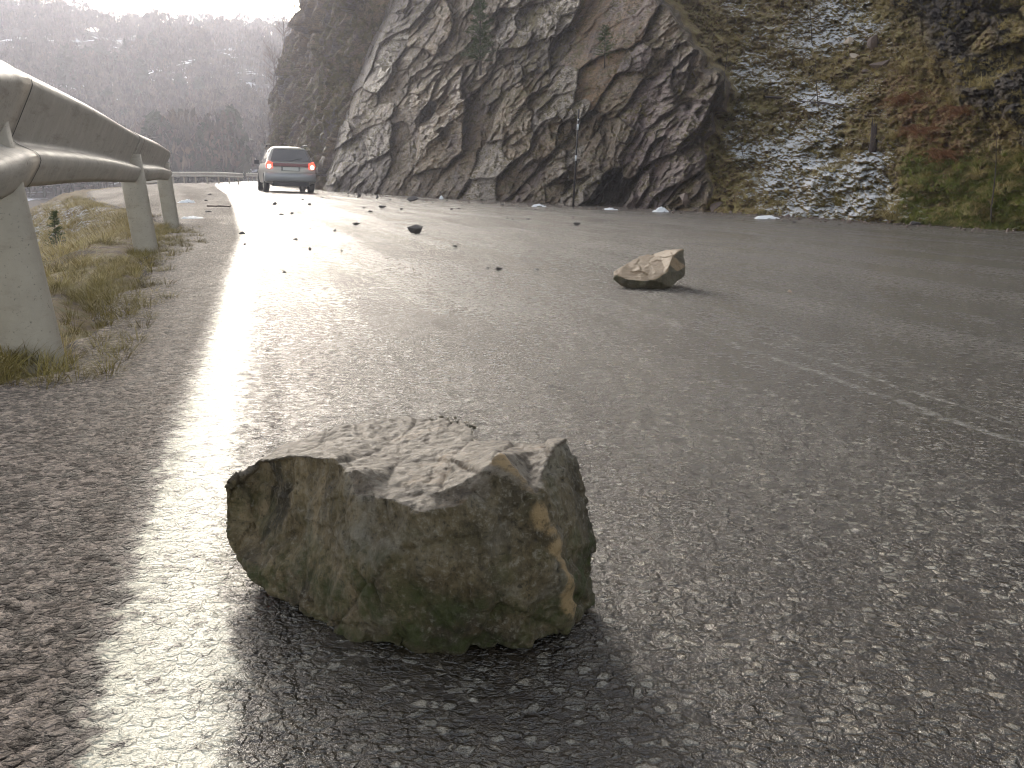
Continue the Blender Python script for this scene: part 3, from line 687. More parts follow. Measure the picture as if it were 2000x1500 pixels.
def PYd(px, py, y): return (px, py, y / (CP + SP * (750 - py) / 2000))
bo_out = [PYd(*q) for q in [(434,952,1.10),(452,922,1.11),(500,900,1.14),(560,866,1.20),(650,834,1.25),(735,815,1.27),(840,812,1.27),(905,812,1.22),(927,832,1.17),(935,864,1.10),(1000,862,1.09),(1060,858,1.08),(1106,856,1.04),(1126,895,1.04),(1144,972,1.04),(1160,1060,1.04),(1161,1180,1.03),(1112,1226,.97),(1048,1268,.93),(880,1268,.925),(820,1270,.925),(690,1252,.95),(624,1216,.985),(552,1166,1.03),(504,1140,1.05),(460,1080,1.08),(436,1004,1.10)]]
bo_in = [PYd(*q) for q in [(520,897,1.085),(572,889,1.06),(620,893,1.035),(656,892,1.02),(676,916,1.00),(712,921,.985),(696,966,.965),(735,968,.95),(770,975,.94),(800,972,.94),(840,963,.94),(900,941,.94),(945,915,.945),(976,889,.955),
  (560,1000,1.062),(500,1020,1.11),(600,1120,1.01),(520,1110,1.045),(690,1050,.955),(664,1140,.965),(640,1180,.975),(620,960,1.03),(640,1040,1.00),
  (850,1080,.910),(760,1150,.918),(950,1120,.912),(900,1200,.912),(1020,1180,.922),(740,1215,.935),(780,1040,.925),(980,1000,.925),(820,1000,.915),(900,985,.922),(730,1020,.945),
  (1040,968,.935),(1080,1068,.935),(1112,1140,.95),(1108,1200,.958),(1070,1120,.925),(1110,960,1.01),(1130,1080,1.01),(1128,1170,1.0),(1085,870,1.015),(1030,882,1.03),(984,882,1.0),
  (800,935,.99),(850,925,1.02),(925,890,1.02),(860,880,1.09),(760,860,1.17),(700,880,1.10),(900,850,1.16),(640,865,1.17),(780,905,1.04),(890,905,1.0),(950,880,1.045)]]
bo_back = [PYd(*q) for q in [(560,1000,1.27),(700,950,1.33),(900,930,1.32),(1060,960,1.22),(700,1120,1.20),(950,1120,1.20),(800,1050,1.30),(1080,1100,1.15),(560,1080,1.18)]]
def cubic_vein(co):
    a, b, c, d = [np.array(P(*PYd(*q))) for q in ((976, 889, .955), (1045, 968, .935), (1083, 1068, .932), (1110, 1195, .955))]
    best = np.full(len(co), 9.)
    for p, q in ((a, b), (b, c), (c, d)):
        t = np.clip(((co - p) @ (q - p)) / ((q - p) @ (q - p)), 0, 1); best = np.minimum(best, np.linalg.norm(co - (p + t[:, None] * (q - p)), axis=1))
    return best
def bo_disp(co, no):
    x, y, z = co.T
    side = 1 - sstep(.45, .75, no[:, 2])
    c, g1 = cells(x * 16 + z * 6, z * 11 - x * 4 + y * 5, 401, .5, .5); c2, g2 = cells(x * 40 + y * 20, z * 30 + y * 18, 411, .5, .5)
    c3_, g3_ = cells(x * 9 + z * 5 + 3, z * 12 - x * 5 + 1, 441, .9, .9)
    d = (.0030 * side + .0012 * (1 - side)) * c + .0018 * c2 * side + .0028 * c3_ * side - .002 * sstep(.12, 0, g1)
    d += .003 * fbm(x * 14, y * 14, z * 14, 5, 403, .5) + .0012 * fbm(x * 70, y * 70, z * 40, 3, 405)
    d += side * .0035 * fbm(x * 55, y * 55, z * 12, 4, 407) + .0011 * fbm(x * 170, y * 170, z * 150, 3, 431)
    d += (1 - side) * (-.0004 * np.abs(fbm(x * 9 - y * 16, y * 30 + x * 12, 0, 3, 409)))
    d += .004 * sstep(.02, 0, cubic_vein(co))
    return d
def near3(px, py, dep, r): 
    q = np.array(P(px, py, dep)); return lambda co, no: np.exp(-(np.linalg.norm(co - q, axis=1) / r) ** 2)
def lichf(co, no):
    r = 0
    for a in ((1082, 1180, .945, .009), (905, 1075, .93, .016), (985, 1190, .94, .014), (1100, 1165, .965, .008), (875, 1050, .93, .009), (840, 1200, .935, .01)): r = r + near3(*a)(co, no)
    return np.clip(r, 0, 1)
boulder = rock_from_view('boulder', bo_out, bo_in, bo_back, .0026, M['boulder'], bo_disp, {
    'top': lambda co, no: sstep(.095, .125, co[:, 2]) * sstep(.42, .72, no[:, 2] + .1 * fbm(co[:, 0] * 30, co[:, 1] * 30, co[:, 2] * 30, 3, 420)),
    'tan': lambda co, no: .25 + .75 * sstep(-.14, -.19, co[:, 0] + .02 * fbm(co[:, 0] * 20, 0, co[:, 2] * 20, 2, 421)),
    'vein': lambda co, no: sstep(.0085, .003, cubic_vein(co) + .009 * fbm(co[:, 0] * 40, co[:, 1] * 40, co[:, 2] * 40, 3, 422)),
    'lich': lichf,
    'mossy': lambda co, no: sstep(.14, .03, co[:, 2] + .05 * fbm(co[:, 0] * 12, co[:, 1] * 12, co[:, 2] * 12, 3, 423)) * (1 - sstep(.3, .6, no[:, 2]))})
tag(boulder, 'large angular mossy boulder lying on the wet road in the foreground', 'boulder')

_q = gpt(1262, 566); D2 = axial(_q.y, _q.z) + .06; print('D2', D2)
sr_out = [(1197, 545, D2), (1198, 533, D2 + .02), (1225, 515, D2 + .12), (1250, 500, D2 + .2), (1280, 494, D2 + .24), (1300, 488, D2 + .24), (1335, 486, D2 + .12), (1338, 520, D2 + .1), (1338, 540, D2 + .08),
          (1322, 551, D2 + .02), (1310, 560, D2 - .02), (1285, 567, D2 - .04), (1240, 566, D2 - .04), (1212, 560, D2 - .02)]
sr_in = [(1205, 537, D2 - .03), (1225, 545, D2 - .07), (1250, 548, D2 - .085), (1278, 547, D2 - .09), (1300, 533, D2 - .06), (1308, 515, D2 - .02), (1314, 500, D2 + .03), (1324, 490, D2 + .08), (1290, 500, D2 + .14), (1283, 496, D2 + .2), (1260, 520, D2 + .04), (1300, 556, D2 - .05), (1250, 560, D2 - .07), (1325, 530, D2 + .02)]
sr_back = [(1240, 530, D2 + .22), (1300, 520, D2 + .32), (1270, 550, D2 + .15), (1310, 540, D2 + .2)]
def sr_disp(co, no):
    x, y, z = co.T; c, g1 = cells(x * 18 + z * 6, z * 22 + y * 9, 501, .5, .5)
    return .003 * c + .0025 * fbm(x * 16, y * 16, z * 22, 4, 503) + .0015 * fbm(x * 60, y * 60, z * 60, 2, 505)
one = lambda v: (lambda co, no: np.full(len(co), v))
slab = rock_from_view('fallen_rock', sr_out, sr_in, sr_back, .004, M['slabrock'], sr_disp, {
    'top': lambda co, no: sstep(.2, .55, no[:, 2]), 'tan': one(.5), 'vein': one(0.), 'lich': one(0.), 'mossy': one(.15)})
tag(slab, 'slab-shaped brown rock with upturned right end on the middle of the road', 'rock')

# ---- small fallen stones
def stone_mesh(seed, flat=.6):
    r = random.Random(seed); bm = bmesh.new()
    for k in range(11):
        v = Vector((r.gauss(0, 1), r.gauss(0, 1), r.gauss(0, 1))).normalized() * r.uniform(.75, 1.05)
        v.z *= flat; bm.verts.new(v * .5)
    bmesh.ops.convex_hull(bm, input=bm.verts); bmesh.ops.delete(bm, geom=[v for v in bm.verts if not v.link_faces], context='VERTS')
    zs = min(v.co.z for v in bm.verts)
    for v in bm.verts: v.co.z -= zs
    bmesh.ops.bevel(bm, geom=bm.edges[:], offset=.012, segments=1, affect='EDGES')
    me = bpy.data.meshes.new('rock_fragment'); bm.to_mesh(me); bm.free(); return me
stone_me = [stone_mesh(s, f) for s, f in ((1, .7), (2, .5), (3, .85), (4, .4), (5, .6), (6, .75), (7, .45), (8, .95))]
for me in stone_me: me.materials.append(M['stone'])
pale_me = stone_me[4].copy(); pale_me.materials.clear(); pale_me.materials.append(M['pale_stone'])
brown_me = stone_me[3].copy(); brown_me.materials.clear(); brown_me.materials.append(M['brown_stone'])
STONES = [ # px, py of the foot, width px, height px, mesh, label
 (808, 457, 30, 19, 7, 'largest dark stone beyond the boulder, pointed on top, alone on the left lane'),
 (802, 394, 25, 12, 0, 'dark blocky stone closest to the cliff foot, bigger than its neighbours'),
 (746, 407, 17, 7, 5, 'flat dark stone, first below the blocky stone at the cliff foot'),
 (723, 415, 13, 4, 1, 'thin flat dark stone just left of and nearer than the flat stone below the cliff'),
 (710, 407, 9, 3, 3, None), (700, 387, 8, 11, 2, 'upright narrow dark stone at the far road edge, left of its twin'),
 (736, 389, 6, 9, 2, 'shorter upright dark stone at the far road edge, right of its twin'),
 (784, 410, 8, 4, 1, None), (830, 404, 7, 3, 4, None), (695, 440, 17, 6, 1, 'flat dark slab stone to the left of the largest dark stone'),
 (773, 438, 9, 2.5, 3, 'thin dark chip above and left of the largest dark stone'),
 (535, 401, 11, 7, 0, 'dark lump on the bright left lane, leftmost of those behind the car'),
 (591, 391, 7, 3, 1, None), (604, 401, 8, 5, 4, None), (569, 419, 8, 6, 2, None), (549, 421, 12, 4.5, 1, None),
 (606, 448, 8, 3, 3, None), (621, 447, 5, 3, 2, None), (653, 452, 7, 5, 0, None),
 (575, 470, 11, 6, 0, 'dark stone in the middle of the bright sun glint'), (560, 469, 7, 2, 3, None),
 (472, 459, 14, 7, 4, 'dark stone lying on the left edge of the white line'),
 (604, 490, 6, 8, 2, 'small upright dark stone in the glint, left of its twin'), (666, 492, 5, 6, 2, 'small upright dark pebble, right of its twin'),
 (555, 534, 8, 5, 4, 'lone dark pebble in the bright left lane, nearest the white line'), (685, 550, 7, 4, 5, 'lone dark pebble low in the left lane, right of the glint'),
 (477, 479, 6, 5, 0, None), (888, 482, 10, 4, 3, 'flat brown chip on the road centre, beyond the twin pebbles'),
 (881, 411, 7, 6, 0, None), (894, 409, 11, 3, 3, None), (760, 391, 12, 2, 3, None), (681, 385, 7, 3, 1, None), (628, 387, 12, 2, 3, None),
 (975, 528, 18, 7, 1, 'dark flat stone at the road centre, left of the slab rock'),
 (952, 524, 6, 3.5, 4, 'tiny dark pebble touching the left of the dark flat stone at the road centre'),
 (1048, 528, 12, 4.5, 3, 'small dark flat stone between the dark centre stone and the slab rock'),
 (1127, 441, 16, 8, 5, 'dark stone alone on the far lane, below the snow pole'), (1790, 441, 22, 9, 6, 'dark stone on the road edge below the grassy slope'),
 (1676, 599, 8, 4, 4, 'dark pebble on the far right of the road surface'),
 (979, 402, 10, 4.5, 0, None), (993, 402, 6, 3, 2, None), (1011, 405, 6, 2.5, 4, None), (1046, 410, 7, 2.5, 1, None), (1029, 409, 5, 2, 3, None),
 (990, 428, 5, 4, 0, None), (1001, 430, 7, 3.5, 1, None), (1030, 429, 12, 3, 3, 'thin brown stick-like chip beyond the centre of the road'),
 (960, 419, 4, 2, 4, None), (941, 398, 9, 2, 3, None), (901, 402, 8, 2, 3, None), (864, 398, 5, 2, 1, None), (927, 404, 5, 2, 2, None), (872, 393, 6, 2.5, 0, None),
 (940, 412, 3, 2, 2, None), (1126, 399, 13, 3, 3, 'flat grey stone against the foot of the snow pole'),
 (408, 381, 8, 3, 0, None), (402, 393, 8, 3, 1, None), (405, 415, 14, 4, 3, 'dark flat chip on the shoulder beside the snow patch'),
 (722, 697, 18, 8, 4, 'grey-blue pebble on the lane straight behind the boulder'),
 (1014, 462, 4, 3, 2, None), (1073, 757, 9, 5, 2, 'small dark pebble behind the right side of the boulder'),
 (643, 388, 5, 2, 2, None), (660, 391, 4, 2, 0, None), (617, 395, 5, 2, 4, None), (590, 408, 4, 2, 1, None), (566, 404, 5, 2, 3, None), (533, 435, 5, 2, 4, None), (525, 436, 4, 2.5, 0, None),
 (770, 397, 4, 2, 4, None), (826, 394, 5, 2.5, 2, None), (845, 396, 4, 2, 0, None), (815, 412, 4, 2, 4, None), (1226, 403, 6, 4, 2, None), (1320, 428, 5, 2, 1, None), (1552, 436, 8, 4, 5, None), (1640, 440, 7, 3, 1, None),
]
for i, (px, py, w, h, k, lab) in enumerate(STONES):
    p = gpt(px, py); ax = axial(p.y, p.z); me = stone_me[k]
    o = bpy.data.objects.new('rock_fragment', me); C.objects.link(o)
    wd = max(w / 2000 * ax, .012); hh = h / 2000 * ax; o.location = (p.x, p.y + wd * .35, float(zg(p.x, p.y + wd * .35)) - .002)
    bz = max(v.co.z for v in me.vertices); bx = max(v.co.x for v in me.vertices) - min(v.co.x for v in me.vertices)
    o.scale = (wd / bx, wd * .8, max(hh / bz, .008)); o.rotation_euler = (0, 0, random.uniform(-.3, .3))
    tag(o, lab or 'small dark stone chip among the scatter on the road near the cliff', 'stone', 'stones fallen on the road')
for px, py, w, h, me, lab in ((1543, 571, 11, 9, pale_me, 'pale rounded pebble on the road right of the slab rock'),
                              (64, 905, 50, 18, brown_me, 'flat reddish-brown stone on the shoulder below the near guardrail post')):
    p = gpt(px, py); ax = axial(p.y, p.z); o = bpy.data.objects.new('pebble', me); C.objects.link(o)
    wd = w / 2000 * ax; bz = max(v.co.z for v in me.vertices); o.location = (p.x, p.y + wd * .4, float(zg(p.x, p.y)) - .003); o.scale = (wd, wd * .8, h / 2000 * ax / bz * .7)
    tag(o, lab, 'stone')
for px, py, w in ((358, 1136, 12), (380, 1160, 14), (345, 1156, 9), (340, 1168, 7), (414, 1134, 13), (440, 1130, 9), (395, 1195, 10), (150, 1218, 14), (205, 1300, 9), (405, 1050, 12), (200, 1490, 13), (110, 1100, 12), (60, 1010, 10), (250, 960, 9), (290, 1010, 8), (1230, 470, 0)):
    if not w: continue
    p = gpt(px, py); k = (px * 7) % 8; me = stone_me[k]; o = bpy.data.objects.new('rock_fragment', me); C.objects.link(o)
    wd = w / 2000 * axial(p.y, p.z); o.location = (p.x, p.y, float(zg(p.x, p.y)) + .001); o.scale = (wd, wd * .8, wd * .7)
    tag(o, 'tiny dark grit stone lying on the white edge line or shoulder left of the boulder', 'stone', 'grit near the white line')
# broken block on the shoulder
p = gpt(427, 405); mb = MB(); rr = Matrix.Rotation(.12, 3, 'Z')
mb.loft([[Vector((x, y, z)) for x, z in ((-.10, 0), (.09, 0), (.085, .05), (-.09, .055))] for y in (-.05, .06)])
mb.loft([[Vector((x + .19, y, z)) for x, z in ((-.07, 0), (.09, 0), (.10, .045), (-.06, .052))] for y in (-.06, .05)])
o = mb.build('broken_block', M['brown_stone']); o.location = (p.x - .08, p.y, float(zg(p.x, p.y)) + .002); o.scale = (.9, 1, .6)
tag(o, 'grey block broken in two lying on the far shoulder', 'stone')

# ================================================================== GUARDRAIL
def wbeam(lat0=0.0):
    # (offset toward the road, height below the top edge), front then back
    key = [(-.004, .002), (.008, -.004), (.046, -.030), (.056, -.040), (.058, -.055), (.050, -.075), (.006, -.170), (-.002, -.186), (.000, -.196), (.012, -.205), (.050, -.222), (.060, -.232), (.062, -.245), (.056, -.262), (.034, -.300), (.022, -.314)]
    pr = []
    for (a, b), (c, d) in zip(key[:-1], key[1:]):
        pr.append((a, b))
        if abs(a - c) > .03: pr += [(a + (c - a) * f, b + (d - b) * f) for f in (.15, .85)]
    pr.append(key[-1])
    bk = [(a - .006, b * .985 - .002) for a, b in pr][::-1]
    return pr + bk
def rail_run(path, z0f, t0, t1, offs=0.0, n=24):
    """rings of the W profile along a polyline path, parameter t0..t1 = arc length"""
    path = np.array(path, float); d = np.r_[0, np.cumsum(np.linalg.norm(np.diff(path, axis=0), axis=1))]
    rings = []
    for s in np.linspace(t0, t1, n):
        x, y = np.interp(s, d, path[:, 0]), np.interp(s, d, path[:, 1])
        x2, y2 = np.interp(s + .05, d, path[:, 0]), np.interp(s + .05, d, path[:, 1]); x1, y1 = np.interp(s - .05, d, path[:, 0]), np.interp(s - .05, d, path[:, 1])
        t = Vector((x2 - x1, y2 - y1)).normalized(); nrm = Vector((t.y, -t.x))
        rings.append([Vector((x + nrm.x * (a + offs), y + nrm.y * (a + offs), z0f(s) + b)) for a, b in wbeam()])
    return rings
def post_mb(h, lean, wid=.115, dep=.075):
    mb = MB(); sec = []
    for k in range(14):   # rounded hollow-section post
        a = 2 * math.pi * k / 14; c, s = math.cos(a), math.sin(a)
        sec.append((wid / 2 * math.copysign(abs(c) ** .85, c), dep / 2 * math.copysign(abs(s) ** .85, s)))
    rings = []
    for z in (-.25, 0, .1, h * .5, h): rings.append([Vector((x - lean * max(z, 0), y, z)) for x, y in sec])
    mb.loft(rings); return mb
gr = empty('guardrail', (-1.22, 2.6, 0))
tag(gr, 'weathered steel guardrail on thick posts close on the left of the road', 'guardrail')
rp = [(-.53 - .28 * y, y) for y in (-1.6, 0, 2.44, 6.44, 8.5)] + [(-.53 - .28 * 10.4, 10.4), (-3.75, 11.2), (-4.4, 12.2)]
rp[0] = (.0, -1.6)
dd = np.r_[0, np.cumsum(np.linalg.norm(np.diff(np.array(rp), axis=0), axis=1))]
L = math.hypot(1, .28)
s_of = lambda y: float(np.interp(y, [q[1] for q in rp], dd))
zf = lambda s: .742 + .006 * math.sin(s * 1.3) - .03 * max(0, 1 - max(0, s - s_of(2.35)) / .45) ** 2 - .03 * max(0, s - s_of(10.6)) 
def make_rail():
    cuts = [-1.5, 2.44, 6.44, 10.42, 12.1]
    for i in range(4):
        a, b = s_of(cuts[i]), s_of(cuts[i + 1])
        mb = MB(); mb.loft(rail_run(rp, zf, a - (.0 if i == 0 else .0), b + (.28 if i < 3 else 0), -.0045 * 0 - .007 * (i % 2), 30), cap=True)
        o = mb.build('rail_panel', M['rail'], None, True); o.parent = gr; o.matrix_parent_inverse = Matrix.Translation((1.22, -2.6, 0))
        # slot and bolt details
        if i < 3:
            for zb, ob in ((-.03, .045), (-.16, .004), (-.29, .04)):
                r_ = rail_run(rp, zf, b + .12, b + .13, .002, 2)
            mb2 = MB(); rr_ = rail_run(rp, zf, b + .272, b + .286, .0035, 2); mb2.loft([[p for p in q[:len(q) // 2]] for q in rr_], closed=False, cap=False)
            j = mb2.build('joint_line', M['seam'], None, True); j.parent = o; 
            for dz, do in ((-.157, .001),):
                for ds in (.07, .20):
                    q = rail_run(rp, zf, b + ds, b + ds + .02, 0, 2)[0]; c_ = q[0]
                    t = Vector((-.27, .96, 0)); nr = Vector((.96, .27, 0)); m3 = MB()
                    cc = c_ + nr * (do + .008) + Vector((0, 0, dz)); m3.tube([cc - nr * .006, cc + nr * .004, cc + nr * .007], [.013, .012, .007], 8)
                    bo = m3.build('bolt', M['post'], None, False); bo.parent = o
    for y, lean, x0 in ((-1.4, .12, -.1), (2.6, .14, -1.228), (6.4, .11, -2.27), (10.2, .10, -3.35)):
        h = .60; mb = post_mb(h, lean, .145, .12); o = mb.build('post', M['post'], gr, True)
        o.location = (x0 + 1.22, y - 2.6, float(zg(x0, y)) - .01); o.rotation_euler = (0, 0, .27)
    # thin inner sleeve posts visible behind
make_rail()
def far_rail(name, path, label, posts):
    r = empty(name, (path[0][0], path[0][1], 0)); tag(r, label, 'guardrail', None)
    d = np.r_[0, np.cumsum(np.linalg.norm(np.diff(np.array(path), axis=0), axis=1))]
    zf2 = lambda s: .74 + float(zg(np.interp(s, d, [q[0] for q in path]), np.interp(s, d, [q[1] for q in path]))) - .10 * max(0, s / d[-1] - .5) * (1 if posts < 12 else 0)
    mb = MB(); mb.loft(rail_run(path, zf2, 0, d[-1], 0, 30)); o = mb.build('rail_panel', M['rail'], r, True)
    o.location = (-path[0][0], -path[0][1], 0)
    for k in range(posts):
        s = d[-1] * (k + .5) / posts; x, y = np.interp(s, d, [q[0] for q in path]), np.interp(s, d, [q[1] for q in path])
        m = post_mb(.66, 0, .11, .08); q = m.build('post', M['post'], r, True); q.location = (x - path[0][0] - .02, y - path[0][1] + .12, float(zg(x, y)) - .01)
# far rail faces the camera: path runs so that the road side is toward us
far_rail('guardrail', [(lat(330, 70), 70), (lat(345, 69), 69), (lat(400, 66.5), 66.5), (lat(440, 64.5), 64.5), (lat(470, 62.5), 62.5), (lat(477, 62.2), 62.2)], 'distant guardrail across the outside of the bend, ending left of the car', 7)
far_rail('guardrail', [(lat(480, 86), 86), (lat(500, 98), 98), (lat(522, 116), 116)], 'thin farthest guardrail beyond the bend, just left of the car', 6)

# ================================================================== SNOW POLE
p = gpt(1119, 404); pole = empty('snow_pole', (p.x, p.y, float(zg(p.x, p.y))))
tag(pole, 'thin dark snow marker pole with pale bands standing at the cliff foot', 'pole')
ax = axial(p.y, 0); H = 185 / 2000 * ax; mb = MB(); ln = .05
mb.tube([(0, 0, -.1), (ln * H * .5, 0, H * .5), (ln * H, 0, H)], [.022, .02, .017], 8); mb.build('shaft', simple('pole_dark', (.03, .022, .02), .6), pole, True)
for f0, f1 in ((.475, .53), (.79, .85), (.885, .90)):
    mb = MB(); mb.tube([(ln * H * f0, 0, H * f0), (ln * H * f1, 0, H * f1)], .0235, 8); mb.build('band', simple('pole_band', (.55, .55, .55), .5), pole, True)

# ---- snow heaps at the cliff foot
def heap(px, py, w, h, lab):
    p = gpt(px, py); ax = axial(p.y, 0); wd = w / 2000 * ax; hh = h / 2000 * ax
    n = 26; u = np.linspace(-1, 1, n); X, Y = np.meshgrid(u, u); r = np.sqrt(X ** 2 + Y ** 2) + .25 * fbm(X * 2 + px, Y * 2, 0, 3, 5)
    Z = hh * np.clip(1 - r ** 2, -.15, 1) * (1 + .3 * fbm(X * 3, Y * 3, px, 3, 6))
    o = mesh_obj('snow_patch', np.stack([X * wd / 2, Y * wd * .45, Z], -1).reshape(-1, 3), grid_faces(n, n), M['snow'], smooth=True)
    o.location = (p.x, p.y + wd * .35, float(zg(p.x, p.y + wd * .4)) + .0); tag(o, lab, 'snow patch', 'snow left at the foot of the cliff')
heap(1052, 404, 30, 5, 'small snow lump left of the snow pole'); heap(1192, 411, 34, 5, 'flat snow strip in front of the dark hole')
heap(1292, 415, 32, 9, 'rounded snow heap right of the dark hole'); heap(1500, 428, 50, 6, 'low snow strip at the foot of the grassy slope')
heap(1020, 386, 62, 14, 'largest snow heap, on the ledge left of the snow pole'); heap(862, 389, 10, 6, 'tiny snow lump farthest along the cliff foot')
heap(372, 428, 50, 5, 'thin snow patch on the shoulder beyond the guardrail'); heap(362, 397, 36, 6, 'grey slushy snow by the last guardrail post')

# ================================================================== CAR
def car():
    p = gpt(572, 372.5); y0 = 35.5; x0 = lat(568, y0, 0); z0 = float(zg(x0, y0)) + .0
    print('car', p, x0, y0, z0)
    c = empty('station_wagon', (x0, y0, z0), math.atan(.30) + .01); c.rotation_euler = (0, R(1.8), math.atan(.30) + .01); c.scale = (1.0, 1.0, 1.05)
    tag(c, 'silver station wagon driving away with its tail lights on', 'car')
    paint, nt, b = newmat('silver_paint'); b.inputs['Base Color'].default_value = (.30, .28, .25, 1); b.inputs['Metallic'].default_value = .55; b.inputs['Roughness'].default_value = .32
    glass, nt, b = newmat('dark_glass'); b.inputs['Base Color'].default_value = (.09, .085, .08, 1); b.inputs['Roughness'].default_value = .22; b.inputs['Specular IOR Level'].default_value = .9
    lamp, nt, b = newmat('tail_lamp'); b.inputs['Base Color'].default_value = (.6, .02, .02, 1); b.inputs['Emission Color'].default_value = (1, .06, .03, 1); b.inputs['Emission Strength'].default_value = 1.2
    hot, nt, b = newmat('lit_lamp'); b.inputs['Base Color'].default_value = (.8, .3, .2, 1); b.inputs['Emission Color'].default_value = (1, .62, .5, 1); b.inputs['Emission Strength'].default_value = 3.2
    redp = simple('red_reflector', (.17, .035, .035), .3, var=.1); blk = simple('black_trim', (.02, .02, .022), .6); rub = simple('tyre_rubber', (.02, .02, .022), .85)
    plate = simple('plate_face', (.55, .55, .5), .5, var=.15, sc=60); bump = simple('bumper_paint', (.30, .30, .30), .4, .3, var=.05)
    def ring(y, wb, wt, zb, zbelt, zt, sill=.72):
        # half profile bottom to roof, mirrored
        hp = [(sill * wb, zb), (.96 * wb, zb + .06), (wb, zb + .28), (.985 * wb, zbelt - .06), (.95 * wb, zbelt), (wt + (.95 * wb - wt) * .5, zbelt + (zt - zbelt) * .5), (wt, zt - .09 * (zt > zbelt + .2)), (wt * .82, zt - .02), (wt * .35, zt)]
        pts = [Vector((x, y, z)) for x, z in hp] + [Vector((-x, y, z)) for x, z in hp[::-1]]
        return pts
    st = [(.00, .79, .70, .30, .72, .80), (.03, .84, .73, .27, .80, .92), (.12, .85, .70, .26, .88, 1.00), (.22, .85, .66, .25, .90, 1.12), (.36, .85, .62, .25, .90, 1.32), (.46, .85, .60, .25, .90, 1.43),
          (.7, .85, .60, .24, .90, 1.47), (1.6, .85, .60, .24, .89, 1.49), (2.6, .85, .59, .24, .88, 1.46), (2.9, .85, .60, .24, .88, 1.36), (3.35, .85, .66, .24, .88, 1.02), (3.5, .84, .68, .24, .86, .93),
          (4.3, .81, .66, .25, .74, .80), (4.55, .74, .6, .3, .6, .66)]
    mb = MB(); mb.loft([ring(*s) for s in st]); bo = mb.build('body', paint, c, True)
    try: bo.data.set_sharp_from_angle(angle=R(38))
    except Exception: pass
    # rear window follows the sloping tailgate, 4 mm proud
    def gate(z):   # y of the tailgate surface and roof half width at height z
        zz = [.80, .92, 1.0, 1.12, 1.32, 1.43]; yy = [0, .03, .12, .22, .36, .46]; return float(np.interp(z, zz, yy))
    def tg(x, z, off=.012): return Vector((x, gate(z) - off, z + .004))
    mb = MB(); rows = []
    for z, w in ((.985, .66), (1.12, .615), (1.25, .57), (1.345, .535), (1.375, .50)): rows.append([tg(-w, z), tg(-w * .5, z, .02), tg(0, z, .024), tg(w * .5, z, .02), tg(w, z)])
    mb.loft(rows, closed=False, cap=False)
    w_ = mb.build('rear_window', glass, c, True)
    mb = MB(); mb.tube([(-.02, gate(1.0) - .045, .995), (.22, gate(1.08) - .05, 1.06), (.40, gate(1.10) - .045, 1.09)], .009, 5); mb.build('wiper', blk, w_)
    mb = MB(); mb.box((0, gate(1.385) - .02, 1.40), (.46, .03, .022)); mb.build('spoiler', paint, c)
    mb = MB(); mb.box((0, -.012, .875), (.60, .045, .048)); mb.build('reflector_strip', redp, c)
    mb = MB(); mb.box((0, -.008, .755), (.32, .01, .075)); pr = mb.build('plate_recess', simple('recess', (.16, .15, .14), .5), c)
    mb = MB(); mb.box((0, -.024, .752), (.26, .006, .052)); mb.build('license_plate', plate, pr)
    for sgn in (-1, 1):
        mb = MB(); mb.loft([[Vector((sgn * x, yy, z)) for x, z in ((.60, .76), (.80, .76), (.825, .86), (.76, .99), (.655, .955), (.60, .93))] for yy in (-.045, .10)])
        l = mb.build('tail_light', lamp, c)
        mb = MB(); mb.tube([(sgn * .715, -.05, .815), (sgn * .715, -.06, .815)], .066, 12); mb.build('bulb', hot, l)
        mb = MB(); mb.tube([(sgn * .64, .75, 1.50), (sgn * .63, .95, 1.54), (sgn * .62, 2.2, 1.545), (sgn * .62, 2.45, 1.49)], .018, 6); mb.build('roof_rail', blk, c)
        mb = MB(); mb.box((sgn * .93, 3.0, .98), (.09, .05, .065)); mb.build('mirror', blk, c)
        # side windows
        mb = MB()
        for ya, yb in ((.62, 1.35), (1.42, 2.05), (2.12, 2.85)):
            q = []
            for y, z in ((ya, .93), (yb, .93), (yb - .03, 1.34), (ya + .03, 1.34)):
                wx = .8075 + (.60 - .8075) * ((z - .90) / .48) + .012; q.append(Vector((sgn * wx, y, z)))
            q2 = [v + Vector((-sgn * .02, 0, 0)) for v in q]; mb.loft([q, q2])
        mb.build('side_window', glass, c)
        for y in (.78, 3.55):
            mb = MB(); mb.tube([(sgn * .66, y, .31), (sgn * .68, y, .31), (sgn * .84, y, .31), (sgn * .86, y, .31)], [.28, .315, .315, .28], 24)
            wh = mb.build('wheel', rub, c, True); mb = MB(); mb.tube([(sgn * .861, y, .31), (sgn * .868, y, .31)], [.20, .17], 14); mb.build('rim', paint, wh)
    # bumper
    rr = []
    for x in np.linspace(-.86, .86, 15):
        q = abs(x) / .86; yb = -.11 + .16 * q ** 5
        rr.append([Vector((x, yb + .02, .34)), Vector((x, yb - .03, .40)), Vector((x, yb - .045, .52)), Vector((x, yb - .02, .60)), Vector((x, yb + .03, .615)), Vector((x, yb + .22, .60)), Vector((x, yb + .22, .34))])
    mb = MB(); mb.loft(rr); mb.build('bumper', bump, c, True)
    mb = MB(); mb.box((0, .12, .27), (.60, .16, .07)); mb.tube([(.35, -.08, .24), (.35, .2, .24)], .03, 8); mb.build('underbody', blk, c)
car()

